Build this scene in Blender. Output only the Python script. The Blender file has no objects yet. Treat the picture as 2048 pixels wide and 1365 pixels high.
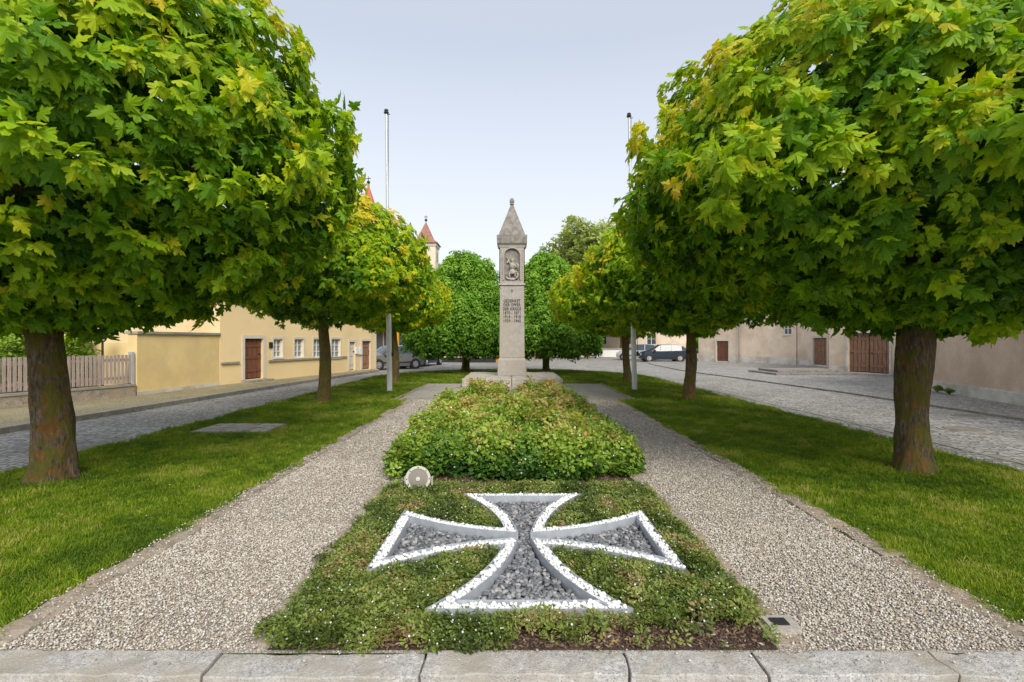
import bpy, bmesh, math, random
import numpy as np
from mathutils import Vector, noise, Matrix
random.seed(4); rng=np.random.default_rng(7)
S=bpy.context.scene
S.view_settings.view_transform='Standard'; S.view_settings.look='None'; S.view_settings.exposure=0
F=1024.0; H=1.65
def unpx(px,Y): return (px-1024)/F*Y
def zpx(py,Y): return H-(py-682)/F*Y

# ---------------------------------------------------------------- materials
def newmat(name):
    m=bpy.data.materials.new(name); m.use_nodes=True; nt=m.node_tree; nt.nodes.clear()
    o=nt.nodes.new('ShaderNodeOutputMaterial'); b=nt.nodes.new('ShaderNodeBsdfPrincipled')
    nt.links.new(b.outputs[0],o.inputs[0]); return m,nt,b,o
def N(nt,t,**k):
    n=nt.nodes.new(t)
    for a,v in k.items(): setattr(n,a,v)
    return n
def ramp(nt,stops,inp,interp='LINEAR'):
    r=N(nt,'ShaderNodeValToRGB'); r.color_ramp.interpolation=interp
    e=r.color_ramp.elements
    while len(e)<len(stops): e.new(0.5)
    for i,(p,c) in enumerate(stops):
        e[i].position=p; e[i].color=(*c,1) if len(c)==3 else c
    nt.links.new(inp,r.inputs[0]); return r.outputs[0]
def coords(nt,scale=(1,1,1)):
    t=N(nt,'ShaderNodeTexCoord'); m=N(nt,'ShaderNodeMapping'); m.inputs['Scale'].default_value=scale
    nt.links.new(t.outputs['Object'],m.inputs[0]); return m.outputs[0]
def noiseT(nt,vec,scale,detail=6,rough=.6):
    n=N(nt,'ShaderNodeTexNoise'); n.inputs['Scale'].default_value=scale; n.inputs['Detail'].default_value=detail; n.inputs['Roughness'].default_value=rough
    nt.links.new(vec,n.inputs['Vector']); return n.outputs['Fac']
def mixc(nt,fac,a,b,blend='MIX'):
    m=N(nt,'ShaderNodeMix',data_type='RGBA',blend_type=blend)
    for s,v in ((0,fac),(6,a),(7,b)):
        if isinstance(v,(int,float)): m.inputs[s].default_value=v
        elif isinstance(v,tuple): m.inputs[s].default_value=(*v,1)
        else: nt.links.new(v,m.inputs[s])
    return m.outputs[2]
def bump(nt,b,h,strength=.5,dist=.02):
    n=N(nt,'ShaderNodeBump'); n.inputs['Strength'].default_value=strength; n.inputs['Distance'].default_value=dist
    nt.links.new(h,n.inputs['Height']); nt.links.new(n.outputs[0],b.inputs['Normal'])
def mnoise(name,c1,c2,scale=4,rough=.9,bs=.4,bscale=40,bd=.01,stretch=(1,1,1),spots=None,big=None):
    m,nt,b,o=newmat(name); v=coords(nt,stretch)
    c=ramp(nt,[(.32,c1),(.68,c2)],noiseT(nt,v,scale))
    if spots:
        c=mixc(nt,ramp(nt,[(.52,(0,0,0)),(.64,(1,1,1))],noiseT(nt,v,spots[1],4,.7)),c,spots[0])
    if big:
        c=mixc(nt,ramp(nt,[(.42,(0,0,0)),(.65,(1,1,1))],noiseT(nt,v,big[1],5,.65)),c,big[0])
    nt.links.new(c,b.inputs['Base Color']); b.inputs['Roughness'].default_value=rough
    if bs: bump(nt,b,noiseT(nt,v,bscale,5),bs,bd)
    return m
def mplain(name,c,rough=.5,metal=0):
    return mnoise(name,tuple(x*.88 for x in c),c,6,rough,.05,60,.002) if metal==0 else _metal(name,c,rough,metal)
def _metal(name,c,rough,metal):
    m,nt,b,o=newmat(name); v=coords(nt)
    cc=ramp(nt,[(.3,tuple(x*.75 for x in c)),(.7,c)],noiseT(nt,v,12))
    nt.links.new(cc,b.inputs['Base Color']); b.inputs['Roughness'].default_value=rough; b.inputs['Metallic'].default_value=metal
    return m
def mleaf(name,stops,transl=.3,rough=.45,obj=False):
    m,nt,b,o=newmat(name)
    if obj:
        a=N(nt,'ShaderNodeObjectInfo').outputs['Random']
    else:
        an=N(nt,'ShaderNodeAttribute',attribute_type='INSTANCER',attribute_name='tint'); a=an.outputs['Fac']
    c=ramp(nt,stops,a)
    nt.links.new(c,b.inputs['Base Color']); b.inputs['Roughness'].default_value=rough
    b.inputs['Specular IOR Level'].default_value=.25
    t=N(nt,'ShaderNodeBsdfTranslucent'); c2=mixc(nt,1.0,c,(1.15,1.15,.4),'MULTIPLY'); nt.links.new(c2,t.inputs[0])
    mx=N(nt,'ShaderNodeMixShader'); mx.inputs[0].default_value=transl
    nt.links.new(b.outputs[0],mx.inputs[1]); nt.links.new(t.outputs[0],mx.inputs[2]); nt.links.new(mx.outputs[0],o.inputs[0])
    return m
def mcobble(name,scale,cols,joint,rnd=.55,bs=.7,sx=1.0):
    m,nt,b,o=newmat(name); v=coords(nt,(sx,1,1))
    nz=N(nt,'ShaderNodeTexNoise'); nz.inputs['Scale'].default_value=.6; nt.links.new(v,nz.inputs['Vector'])
    va=N(nt,'ShaderNodeVectorMath',operation='MULTIPLY_ADD'); nt.links.new(nz.outputs['Color'],va.inputs[0]); va.inputs[1].default_value=(.8,.8,0); nt.links.new(v,va.inputs[2])
    vs=va.outputs[0]
    v1=N(nt,'ShaderNodeTexVoronoi',voronoi_dimensions='2D'); v1.inputs['Scale'].default_value=scale; v1.inputs['Randomness'].default_value=rnd
    v2=N(nt,'ShaderNodeTexVoronoi',voronoi_dimensions='2D',feature='DISTANCE_TO_EDGE'); v2.inputs['Scale'].default_value=scale; v2.inputs['Randomness'].default_value=rnd
    nt.links.new(vs,v1.inputs['Vector']); nt.links.new(vs,v2.inputs['Vector'])
    sp=N(nt,'ShaderNodeSeparateColor'); nt.links.new(v1.outputs['Color'],sp.inputs[0])
    c=ramp(nt,[(i/(len(cols)-1),x) for i,x in enumerate(cols)],sp.outputs[0])
    e=ramp(nt,[(.03,(0,0,0)),(.13,(1,1,1))],v2.outputs['Distance'])
    c=mixc(nt,e,joint,c)
    g=ramp(nt,[(.35,(.80,.78,.75)),(.65,(1.08,1.08,1.08))],noiseT(nt,v,.5,5,.7))
    c=mixc(nt,1.0,c,g,'MULTIPLY')
    g2=ramp(nt,[(.3,(.8,.8,.8)),(.7,(1.1,1.1,1.1))],noiseT(nt,v,30,4,.7))
    c=mixc(nt,1.0,c,g2,'MULTIPLY')
    nt.links.new(c,b.inputs['Base Color']); b.inputs['Roughness'].default_value=.75
    bump(nt,b,e,bs,.02)
    return m

M={}
M['lawn']=mnoise('lawn_soil',(.07,.11,.014),(.13,.20,.022),3,.95,.8,120,.02)
M['cob']=mcobble('cobbles',7.5,[(.26,.25,.235),(.39,.38,.36),(.50,.485,.465),(.33,.32,.305)],(.12,.115,.075))
M['side']=mcobble('sidewalk_stones',11,[(.30,.25,.14),(.42,.36,.21),(.36,.31,.22)],(.17,.16,.06))
M['grav']=mcobble('gravel_bed',55,[(.32,.28,.235),(.52,.47,.41),(.62,.58,.52),(.40,.36,.31),(.66,.63,.58)],(.24,.21,.17),1.0,.6)
M['far']=mnoise('far_ground',(.16,.16,.13),(.25,.24,.21),.5,.95,.2,8)
M['soil']=mnoise('soil',(.035,.022,.015),(.09,.055,.035),18,1,1,70,.03,spots=((.2,.13,.09),60))
M['gran']=mnoise('granite',(.34,.33,.31),(.64,.62,.59),28,.85,.8,110,.01,spots=((.15,.145,.14),95),big=((.38,.34,.28),2.6))
M['edge']=mnoise('edge_stone',(.22,.19,.14),(.44,.38,.31),6,.9,.8,60,.015,spots=((.14,.11,.07),25),big=((.36,.28,.20),1.7))
M['kerb']=mnoise('kerb_stone',(.22,.20,.16),(.38,.35,.30),5,.9,.5,50,.01)
M['mon']=mnoise('monument_stone',(.33,.30,.265),(.46,.43,.385),7,.9,.6,60,.010,spots=((.21,.185,.155),45),big=((.38,.335,.28),1.2))
M['mondark']=mnoise('weathered_stone',(.14,.13,.115),(.32,.29,.255),6,.9,.6,60,.008)
M['slab']=mnoise('slab_stone',(.38,.34,.29),(.54,.49,.42),3,.9,.4,50,.01,spots=((.24,.2,.16),14))
M['text']=mplain('letter_black',(.02,.018,.016),.6)
M['yel']=mnoise('yellow_render',(.80,.60,.31),(.88,.69,.39),1.2,.95,.25,70,.006,big=((.74,.55,.30),.6))
M['yel2']=mnoise('wall_render',(.78,.57,.24),(.86,.66,.31),1.5,.95,.3,60,.008,big=((.70,.53,.26),.8))
M['beige']=mnoise('beige_render',(.74,.52,.33),(.80,.58,.38),1,.95,.2,60)
M['pink']=mnoise('pink_render',(.68,.50,.38),(.78,.60,.47),2,.98,1,30,.03,big=((.60,.44,.33),.7))
M['pale']=mnoise('pale_render',(.72,.58,.44),(.82,.69,.54),1.2,.95,.3,50,big=((.60,.48,.36),.8))
M['plinth']=mnoise('plinth_render',(.6,.56,.50),(.74,.70,.64),2,.95,.3,50,big=((.46,.42,.36),1.5))
M['cream']=mplain('cream_stone',(.66,.60,.50),.8)
M['tile']=mnoise('roof_tiles',(.22,.07,.04),(.36,.12,.07),3,.8,.8,25,.03,(1,1,6))
M['redroof']=mnoise('spire_tiles',(.42,.10,.055),(.55,.16,.09),2,.7,.5,10,.03)
M['brnroof']=mnoise('spire_tiles_brown',(.24,.11,.08),(.36,.17,.12),2,.7,.5,10,.03)
M['white']=mplain('white_paint',(.78,.77,.74),.5)
M['door']=mnoise('brown_door',(.12,.045,.025),(.22,.085,.04),5,.6,.4,30,.005,(6,6,.6))
M['wood']=mnoise('old_wood',(.13,.06,.038),(.40,.22,.13),5,.8,.6,30,.006,(8,8,.5))
M['fence']=mnoise('fence_wood',(.28,.21,.18),(.47,.38,.33),5,.85,.5,30,.005,(8,8,.6))
M['glass']=mplain('window_glass',(.06,.075,.09),.08)
M['curt']=mplain('window_curtained',(.25,.28,.30),.12)
M['orange']=mplain('orange_frame',(.66,.34,.03),.5)
M['dark']=mplain('dark_metal',(.025,.025,.028),.45)
M['zinc']=_metal('galvanised_steel',(.60,.64,.69),.5,.5)
M['pole']=_metal('aluminium_pole',(.62,.62,.60),.4,.5)
M['rubber']=mplain('tyre_rubber',(.02,.02,.02),.85)
M['hub']=_metal('wheel_alloy',(.55,.55,.57),.35,.8)
M['carg']=mplain('car_paint_grey',(.17,.165,.16),.25)
M['carb']=mplain('car_paint_blue',(.03,.05,.14),.25)
M['cark']=mplain('car_paint_dark',(.025,.035,.05),.2)
M['cars']=mplain('car_paint_silver',(.42,.43,.44),.25)
M['red']=mplain('tail_lamp_red',(.45,.02,.015),.3)
M['lens']=mplain('lamp_lens',(.55,.5,.42),.15)
M['lensd']=mplain('floodlight_glass',(.24,.22,.18),.12)
M['lamp']=mplain('lamp_housing',(.55,.53,.46),.5)
m,nt,b,o=newmat('bark'); v=coords(nt,(1,1,.25)); v1=coords(nt)
n1=noiseT(nt,v,34,8,.75); n2=noiseT(nt,v,11,4,.6)
c=ramp(nt,[(.34,(.035,.020,.011)),(.47,(.14,.095,.06)),(.58,(.28,.20,.13)),(.72,(.46,.36,.25))],n1)
c=mixc(nt,ramp(nt,[(.46,(0,0,0)),(.53,(1,1,1))],noiseT(nt,v1,4,8,.8)),c,mixc(nt,n1,(.03,.03,.006),(.30,.27,.035)))
c=mixc(nt,ramp(nt,[(.53,(0,0,0)),(.58,(1,1,1))],noiseT(nt,v1,7,8,.8)),c,mixc(nt,n1,(.08,.03,.008),(.48,.22,.035)))
nt.links.new(c,b.inputs['Base Color']); b.inputs['Roughness'].default_value=.95
ad=N(nt,'ShaderNodeMath',operation='ADD'); nt.links.new(n1,ad.inputs[0]); nt.links.new(n2,ad.inputs[1])
bump(nt,b,ad.outputs[0],1,.08); M['bark']=m
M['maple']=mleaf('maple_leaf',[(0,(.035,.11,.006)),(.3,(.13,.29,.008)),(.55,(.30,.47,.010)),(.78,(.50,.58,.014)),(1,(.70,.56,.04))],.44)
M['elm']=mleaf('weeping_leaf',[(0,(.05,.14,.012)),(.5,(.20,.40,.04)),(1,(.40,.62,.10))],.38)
M['sage']=mleaf('sage_leaf',[(0,(.12,.18,.04)),(.5,(.25,.33,.08)),(1,(.40,.46,.15))],.3)
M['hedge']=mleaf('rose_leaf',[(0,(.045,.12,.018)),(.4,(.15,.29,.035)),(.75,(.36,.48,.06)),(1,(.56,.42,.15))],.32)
M['cover']=mleaf('cotoneaster_leaf',[(0,(.06,.09,.02)),(.5,(.15,.21,.038)),(.85,(.27,.32,.07)),(1,(.34,.24,.12))],.22)
M['grass']=mleaf('grass_blade',[(0,(.08,.15,.008)),(.5,(.175,.275,.012)),(.85,(.29,.37,.022)),(1,(.46,.42,.12))],.34,.6)
M['petal']=mleaf('white_petal',[(0,(.7,.7,.66)),(1,(.85,.85,.82))],.2,.6)
M['shrub']=mleaf('shrub_leaf',[(0,(.07,.14,.01)),(1,(.28,.42,.05))],.3)
def mpeb(name,stops,rough=.75):
    m,nt,b,o=newmat(name); r=N(nt,'ShaderNodeObjectInfo').outputs['Random']
    c=ramp(nt,stops,r,'CONSTANT'); g=ramp(nt,[(.3,(.8,.8,.8)),(.7,(1.1,1.1,1.1))],noiseT(nt,coords(nt),3,5,.7))
    nt.links.new(mixc(nt,1.0,c,g,'MULTIPLY'),b.inputs['Base Color']); b.inputs['Roughness'].default_value=rough; return m
M['pg']=mpeb('gravel_stone',[(0,(.50,.445,.36)),(.2,(.36,.31,.255)),(.35,(.58,.54,.47)),(.52,(.24,.22,.20)),(.62,(.46,.385,.29)),(.78,(.68,.65,.60)),(.90,(.35,.27,.20))])
M['pd']=mpeb('slate_pebble',[(0,(.14,.145,.155)),(.2,(.20,.205,.215)),(.4,(.09,.095,.105)),(.55,(.27,.27,.275)),(.7,(.16,.165,.18)),(.88,(.36,.35,.34))])
M['pw']=mpeb('white_pebble',[(0,(.78,.78,.77)),(.5,(.86,.86,.85)),(.85,(.68,.68,.68))],.6)
M['mulch']=mpeb('mulch_chip',[(0,(.07,.04,.025)),(.4,(.14,.08,.05)),(.7,(.20,.12,.08)),(.93,(.4,.34,.28))])

# ---------------------------------------------------------------- mesh builder
class MB:
    def __init__(s): s.v=[]; s.f=[]; s.m=[]; s.mats=[]
    def mi(s,k):
        if k not in s.mats: s.mats.append(k)
        return s.mats.index(k)
    def poly(s,pts,k):
        i=len(s.v); s.v+= [tuple(p) for p in pts]; s.f.append(list(range(i,i+len(pts)))); s.m.append(s.mi(k))
    def box(s,x0,x1,y0,y1,z0,z1,k,fr=None):
        P=[(x0,y0,z0),(x1,y0,z0),(x1,y1,z0),(x0,y1,z0),(x0,y0,z1),(x1,y0,z1),(x1,y1,z1),(x0,y1,z1)]
        if fr: P=[fr(*p) for p in P]
        i=len(s.v); s.v+=P
        for q in ((0,3,2,1),(4,5,6,7),(0,1,5,4),(1,2,6,5),(2,3,7,6),(3,0,4,7)):
            s.f.append([i+a for a in q]); s.m.append(s.mi(k))
    def tube(s,pts,rad,k,n=10,cap=True,wob=0):
        pts=[Vector(p) for p in pts]; i0=len(s.v)
        for j,p in enumerate(pts):
            d=(pts[min(j+1,len(pts)-1)]-pts[max(j-1,0)]).normalized()
            a=d.cross(Vector((1,0,0)) if abs(d.x)<.8 else Vector((0,1,0))).normalized(); b=d.cross(a)
            for t in range(n):
                an=2*math.pi*t/n; r=rad[j]
                s.v.append(tuple(p+(a*math.cos(an)+b*math.sin(an))*r))
        for j in range(len(pts)-1):
            for t in range(n):
                a=i0+j*n+t; b=i0+j*n+(t+1)%n
                s.f.append([a,b,b+n,a+n]); s.m.append(s.mi(k))
        if cap:
            s.f.append([i0+t for t in range(n)][::-1]); s.m.append(s.mi(k))
            e=i0+(len(pts)-1)*n; s.f.append([e+t for t in range(n)]); s.m.append(s.mi(k))
    def lathe(s,c,d,prof,k,n=28):
        d=d.normalized(); a=d.orthogonal().normalized(); b=d.cross(a); i0=len(s.v)
        for (h,r) in prof:
            for t in range(n):
                an=2*math.pi*t/n; s.v.append(tuple(c+d*h+(a*math.cos(an)+b*math.sin(an))*r))
        for j in range(len(prof)-1):
            for t in range(n):
                q=i0+j*n+t; w=i0+j*n+(t+1)%n
                s.f.append([q,w,w+n,q+n]); s.m.append(s.mi(k))
    def ell(s,c,r,k,nu=12,nv=8,rot=None):
        i0=len(s.v); c=Vector(c)
        for a in range(nv+1):
            ph=math.pi*a/nv
            for b in range(nu):
                th=2*math.pi*b/nu
                p=Vector((r[0]*math.sin(ph)*math.cos(th),r[1]*math.sin(ph)*math.sin(th),r[2]*math.cos(ph)))
                if rot: p=rot@p
                s.v.append(tuple(c+p))
        for a in range(nv):
            for b in range(nu):
                q=i0+a*nu+b; w=i0+a*nu+(b+1)%nu
                s.f.append([q,q+nu,w+nu,w]); s.m.append(s.mi(k))
    def obj(s,name,parent=None,smooth=False,bevel=0,rough=0,rsc=9,cuts=5):
        me=bpy.data.meshes.new(name); me.from_pydata(s.v,[],s.f); 
        for k in s.mats: me.materials.append(M[k])
        me.polygons.foreach_set('material_index',s.m)
        if smooth: me.polygons.foreach_set('use_smooth',[True]*len(s.f))
        bm=bmesh.new(); bm.from_mesh(me)
        if smooth: bmesh.ops.remove_doubles(bm,verts=bm.verts,dist=1e-5)
        bmesh.ops.recalc_face_normals(bm,faces=bm.faces)
        if rough:
            lng=[e for e in bm.edges if e.calc_length()>.4]; bmesh.ops.subdivide_edges(bm,edges=lng,cuts=cuts*3,use_grid_fill=True)
            mid=[e for e in bm.edges if e.calc_length()>.08]; bmesh.ops.subdivide_edges(bm,edges=mid,cuts=2,use_grid_fill=True)
            for v in bm.verts:
                v.co+=noise.noise_vector(v.co*rsc)*rough+noise.noise_vector(v.co*rsc*3.1)*rough*.5
        bm.to_mesh(me); bm.free()
        ob=bpy.data.objects.new(name,me); S.collection.objects.link(ob)
        if parent: ob.parent=parent
        if bevel:
            bv=ob.modifiers.new('b','BEVEL'); bv.width=bevel; bv.segments=2; bv.limit_method='ANGLE'; bv.angle_limit=math.radians(50)
        return ob
def empty(name,loc=(0,0,0)):
    e=bpy.data.objects.new(name,None); e.location=loc; S.collection.objects.link(e); e.empty_display_size=.2; return e

# ---------------------------------------------------------------- instancing
def tmpl_collection(name,obs):
    c=bpy.data.collections.new(name)
    for o in obs: c.objects.link(o)
    return c
def tmesh(name,verts,faces,mat,smooth=False,midx=None):
    me=bpy.data.meshes.new(name); me.from_pydata([tuple(v) for v in verts],[],faces)
    for k in (mat if isinstance(mat,list) else [mat]): me.materials.append(M[k])
    if midx: me.polygons.foreach_set('material_index',midx)
    if smooth: me.polygons.foreach_set('use_smooth',[True]*len(faces))
    return bpy.data.objects.new(name,me)
_groups={}
def group(coll):
    if coll.name in _groups: return _groups[coll.name]
    g=bpy.data.node_groups.new('scatter_'+coll.name,'GeometryNodeTree')
    g.interface.new_socket('Geometry',in_out='INPUT',socket_type='NodeSocketGeometry')
    g.interface.new_socket('Geometry',in_out='OUTPUT',socket_type='NodeSocketGeometry')
    L=g.links; gi=g.nodes.new('NodeGroupInput'); go=g.nodes.new('NodeGroupOutput')
    ip=g.nodes.new('GeometryNodeInstanceOnPoints'); ci=g.nodes.new('GeometryNodeCollectionInfo')
    ci.inputs['Collection'].default_value=coll; ci.inputs['Separate Children'].default_value=True; ci.inputs['Reset Children'].default_value=True
    def attr(n,t):
        a=g.nodes.new('GeometryNodeInputNamedAttribute'); a.data_type=t; a.inputs['Name'].default_value=n; return a.outputs['Attribute']
    e=g.nodes.new('FunctionNodeEulerToRotation'); L.new(attr('rot','FLOAT_VECTOR'),e.inputs[0])
    L.new(gi.outputs[0],ip.inputs['Points']); L.new(ci.outputs[0],ip.inputs['Instance'])
    ip.inputs['Pick Instance'].default_value=True
    L.new(attr('idx','INT'),ip.inputs['Instance Index']); L.new(e.outputs[0],ip.inputs['Rotation']); L.new(attr('scl','FLOAT_VECTOR'),ip.inputs['Scale'])
    L.new(ip.outputs[0],go.inputs[0]); _groups[coll.name]=g; return g
def scatter(name,coll,P,R,SC,T,parent=None):
    n=len(P); me=bpy.data.meshes.new(name); me.vertices.add(n)
    me.vertices.foreach_set('co',np.asarray(P,dtype=np.float32).ravel())
    def at(nm,ty,arr,key):
        a=me.attributes.new(nm,ty,'POINT'); a.data.foreach_set(key,arr)
    at('rot','FLOAT_VECTOR',np.asarray(R,dtype=np.float32).ravel(),'vector')
    SC=np.asarray(SC,dtype=np.float32)
    if SC.ndim==1: SC=np.repeat(SC[:,None],3,1)
    at('scl','FLOAT_VECTOR',SC.ravel().copy(),'vector')
    at('tint','FLOAT',np.clip(np.asarray(T,dtype=np.float32),0,1),'value')
    at('idx','INT',rng.integers(0,max(1,len(coll.objects)),n).astype(np.int32),'value')
    ob=bpy.data.objects.new(name,me); S.collection.objects.link(ob)
    if parent: ob.parent=parent
    md=ob.modifiers.new('scatter','NODES'); md.node_group=group(coll); return ob
def eul(X,Y,Z):
    ry=-np.arcsin(np.clip(X[:,2],-1,1)); rx=np.arctan2(Y[:,2],Z[:,2]); rz=np.arctan2(X[:,1],X[:,0])
    return np.stack([rx,ry,rz],1)
def nrm(a): return a/(np.linalg.norm(a,axis=1,keepdims=True)+1e-9)
def frame(tip,nor):
    Y=nrm(tip); Z=nrm(nor-Y*np.sum(nor*Y,1,keepdims=True)); X=np.cross(Y,Z); return eul(X,Y,Z)
def inpoly(x,y,poly):
    ins=np.zeros(len(x),bool); n=len(poly)
    for i in range(n):
        x1,y1=poly[i]; x2,y2=poly[(i+1)%n]
        if y1==y2: continue
        c=((y1>y)!=(y2>y))&(x<(x2-x1)*(y-y1)/(y2-y1)+x1); ins^=c
    return ins

# leaf templates
def maple_leaf(name,s=1,fold=.22,droop=.25):
    half=[(0,0),(.10,-.07),(.30,-.10),(.40,.02),(.33,.13),(.52,.20),(.68,.40),(.50,.42),(.44,.50),(.22,.44),(.28,.62),(.24,.74),(.13,.76),(0,1.05)]
    out=half+[(-x,y) for x,y in reversed(half[1:-1])]
    vs=[(0,.30)]+out
    V=[(x*s*.78,y*s,(-abs(x)*fold-droop*(y*y if y>0 else 0)+.06*math.sin(7*x+3*y))*s) for x,y in vs]
    n=len(out); Fc=[(0,1+i,1+(i+1)%n) for i in range(n)]
    V+=[(-.006,0,0),(.006,0,0),(.004,-.45,.03),(-.004,-.45,.03)]; k=len(vs); Fc.append((k,k+1,k+2,k+3))
    return tmesh(name,V,Fc,'maple')
C_maple=tmpl_collection('t_maple',[maple_leaf('maple_leaf_a',1,.22,.25),maple_leaf('maple_leaf_b',1,.05,.12),maple_leaf('maple_leaf_c',1,.35,.4)])
def sprig(name,mat,n,L,spread,height,wr=.45,flower=None,nf=0,droop=0):
    V=[];Fc=[];mi=[]
    for i in range(n):
        az=random.random()*6.283; h=random.random()*height; rr=spread*math.sqrt(random.random())*.7
        c=Vector((math.cos(az)*rr,math.sin(az)*rr,h)); a2=az+random.uniform(-1,1)
        d=Vector((math.cos(a2),math.sin(a2),random.uniform(-.2,.7)-droop)).normalized()
        up=Vector((random.uniform(-.5,.5),random.uniform(-.5,.5),1)); x=d.cross(up).normalized(); z=x.cross(d)
        l=L*random.uniform(.7,1.2); w=l*wr
        k=len(V); V+=[c,c+d*l*.35+x*w*.5+z*.02*l,c+d*l*.75+x*w*.35,c+d*l-z*.1*l,c+d*l*.75-x*w*.35,c+d*l*.35-x*w*.5+z*.02*l]
        Fc.append((k,k+1,k+2,k+3)); Fc.append((k,k+3,k+4,k+5)); mi+=[0,0]
    for i in range(nf):
        az=random.random()*6.283; rr=spread*.5*random.random(); c=Vector((math.cos(az)*rr,math.sin(az)*rr,height+random.uniform(0,.3)*L))
        r=flower; k=len(V)
        tl=Vector((random.uniform(-.5,.5),random.uniform(-.8,.1),1)).normalized(); a=tl.orthogonal().normalized(); b=tl.cross(a)
        for t in range(10):
            q=r*(1 if t%2==0 else .6); V.append(c+(a*math.cos(t*.628)+b*math.sin(t*.628))*q+tl*.1*q)
        V.append(c); 
        for t in range(10): Fc.append((k+10,k+t,k+(t+1)%10)); mi.append(1)
    return tmesh(name,V,Fc,[mat,'petal'],midx=mi)
C_hedge=tmpl_collection('t_hedge',[sprig('hs%d'%i,'hedge',17,.064,.12,.12,.62,.012,(1 if i<4 else 0)) for i in range(6)])
C_cover=tmpl_collection('t_cover',[sprig('cs%d'%i,'cover',26,.019,.05,.035,.55,.0055,(1 if i<2 else 0)) for i in range(5)])
C_elm=tmpl_collection('t_elm',[sprig('es%d'%i,'elm',16,.17,.22,.15,.5,0,0,.9) for i in range(4)])
C_sage=tmpl_collection('t_sage',[sprig('ss%d'%i,'sage',22,.32,.5,.4,.5) for i in range(3)])
C_shrub=tmpl_collection('t_shrub',[sprig('sh%d'%i,'shrub',18,.10,.14,.12,.55) for i in range(3)])
def tuft(name,n,h,r,w):
    V=[];Fc=[]
    for i in range(n):
        a=random.random()*6.283; q=r*math.sqrt(random.random()); b=Vector((math.cos(a)*q,math.sin(a)*q,0))
        a2=random.random()*6.283; ln=random.uniform(.2,.9)*h; hh=h*random.uniform(.5,1.1)
        t=Vector((math.cos(a2)*ln,math.sin(a2)*ln,hh)); s=Vector((-math.sin(a2),math.cos(a2),0))*w*.5
        k=len(V); V+=[b-s,b+s,b+t*.55+s*.8+Vector((0,0,.12*h)),b+t*.55-s*.8+Vector((0,0,.12*h)),b+t]
        Fc+=[(k,k+1,k+2,k+3),(k+3,k+2,k+4)]
    return tmesh(name,V,Fc,'grass')
C_grass=tmpl_collection('t_grass',[tuft('gt%d'%i,26,.05,.06,.005) for i in range(4)])
def pebble(name,mat,sub,flat=(1,.72,.5)):
    bm=bmesh.new(); bmesh.ops.create_icosphere(bm,subdivisions=sub,radius=1)
    sd=Vector((random.random()*9,random.random()*9,0))
    for v in bm.verts:
        k=1+.28*noise.noise(v.co*1.3+sd); v.co=Vector((v.co.x*flat[0],v.co.y*flat[1],v.co.z*flat[2]))*k
    me=bpy.data.meshes.new(name); bm.to_mesh(me); bm.free(); me.materials.append(M[mat])
    me.polygons.foreach_set('use_smooth',[True]*len(me.polygons)); return bpy.data.objects.new(name,me)
C_pg=tmpl_collection('t_pg',[pebble('pg%d'%i,'pg',1,(1,.8,.6)) for i in range(4)])
C_pd=tmpl_collection('t_pd',[pebble('pd%d'%i,'pd',2) for i in range(5)])
C_pw=tmpl_collection('t_pw',[pebble('pw%d'%i,'pw',2,(1,.85,.7)) for i in range(4)])

# ---------------------------------------------------------------- ground
g=MB(); g.poly([(-900,-300,-.11),(900,-300,-.11),(900,2500,-.11),(-900,2500,-.11)],'far'); g.obj('ground')
g=MB(); g.poly([(-30,-12,-.106),(40,-12,-.106),(40,75,-.106),(-30,75,-.106)],'cob'); g.obj('cobblestone_road')
XL,XR=-6.25,6.25
isl=[(XL,2.7),(XR,2.7)]+[(XR,23)]
for i in range(1,24):
    a=math.pi*i/24; isl.append((XR*math.cos(a),23+6.6*math.sin(a)))
isl.append((XL,23))
def offset_poly(P,d):
    out=[];n=len(P)
    for i in range(n):
        p0=Vector(P[i-1]);p1=Vector(P[i]);p2=Vector(P[(i+1)%n])
        e1=(p1-p0).normalized(); e2=(p2-p1).normalized(); n1=Vector((-e1.y,e1.x)); n2=Vector((-e2.y,e2.x))
        b=(n1+n2); b=b/max(.35,b.dot(n1)) if b.length>1e-6 else n1
        out.append((p1.x+b.x*d,p1.y+b.y*d))
    return out
g=MB(); g.poly([(x,y,0) for x,y in isl],'lawn'); g.obj('lawn')
io=offset_poly(isl,-.12); g=MB()
n=len(isl)
for i in range(1,n):
    a,b=isl[i],isl[(i+1)%n]; c,d=io[i],io[(i+1)%n]
    if i==n-1: b=isl[0]; d=io[0]
    g.poly([(*a,-.012),(*b,-.012),(*d,-.012),(*c,-.012)],'kerb'); g.poly([(*c,-.012),(*d,-.012),(*d,-.11),(*c,-.11)],'kerb')
g.obj('island_kerb')
kp=empty('granite_kerb')
xs=[-6.4,-5.15,-3.9,-2.72,-1.52,-.455,.585,1.26,2.19,3.25,4.4,5.5,6.4]
for i in range(len(xs)-1):
    g=MB(); dz=random.uniform(-.007,.006); g.box(xs[i]+.006,xs[i+1]-.006,2.51+random.uniform(-.006,.006),2.70+random.uniform(-.012,.010),-.2,.010+dz,'gran'); g.obj('slab_%d'%i,kp,bevel=.006,rough=.012,rsc=8)
g=MB(); g.box(-6.4,6.4,2.56,2.69,-.2,-.020,'edge'); g.obj('joints',kp)
g=MB()
g.poly([(-2.74,2.7,.004),(2.80,2.7,.004),(2.80,14.3,.004),(-2.74,14.3,.004)],'grav')
g.poly([(-3.2,14.3,.004),(3.35,14.3,.004),(3.35,19.8,.004),(-3.2,19.8,.004)],'grav')
g.obj('gravel_path')
g=MB(); g.poly([(-1.30,2.72,.010),(1.42,2.72,.010),(1.42,11.6,.010),(-1.30,11.6,.010)],'soil'); g.obj('planting_bed')
ep=empty('path_edging')
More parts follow.
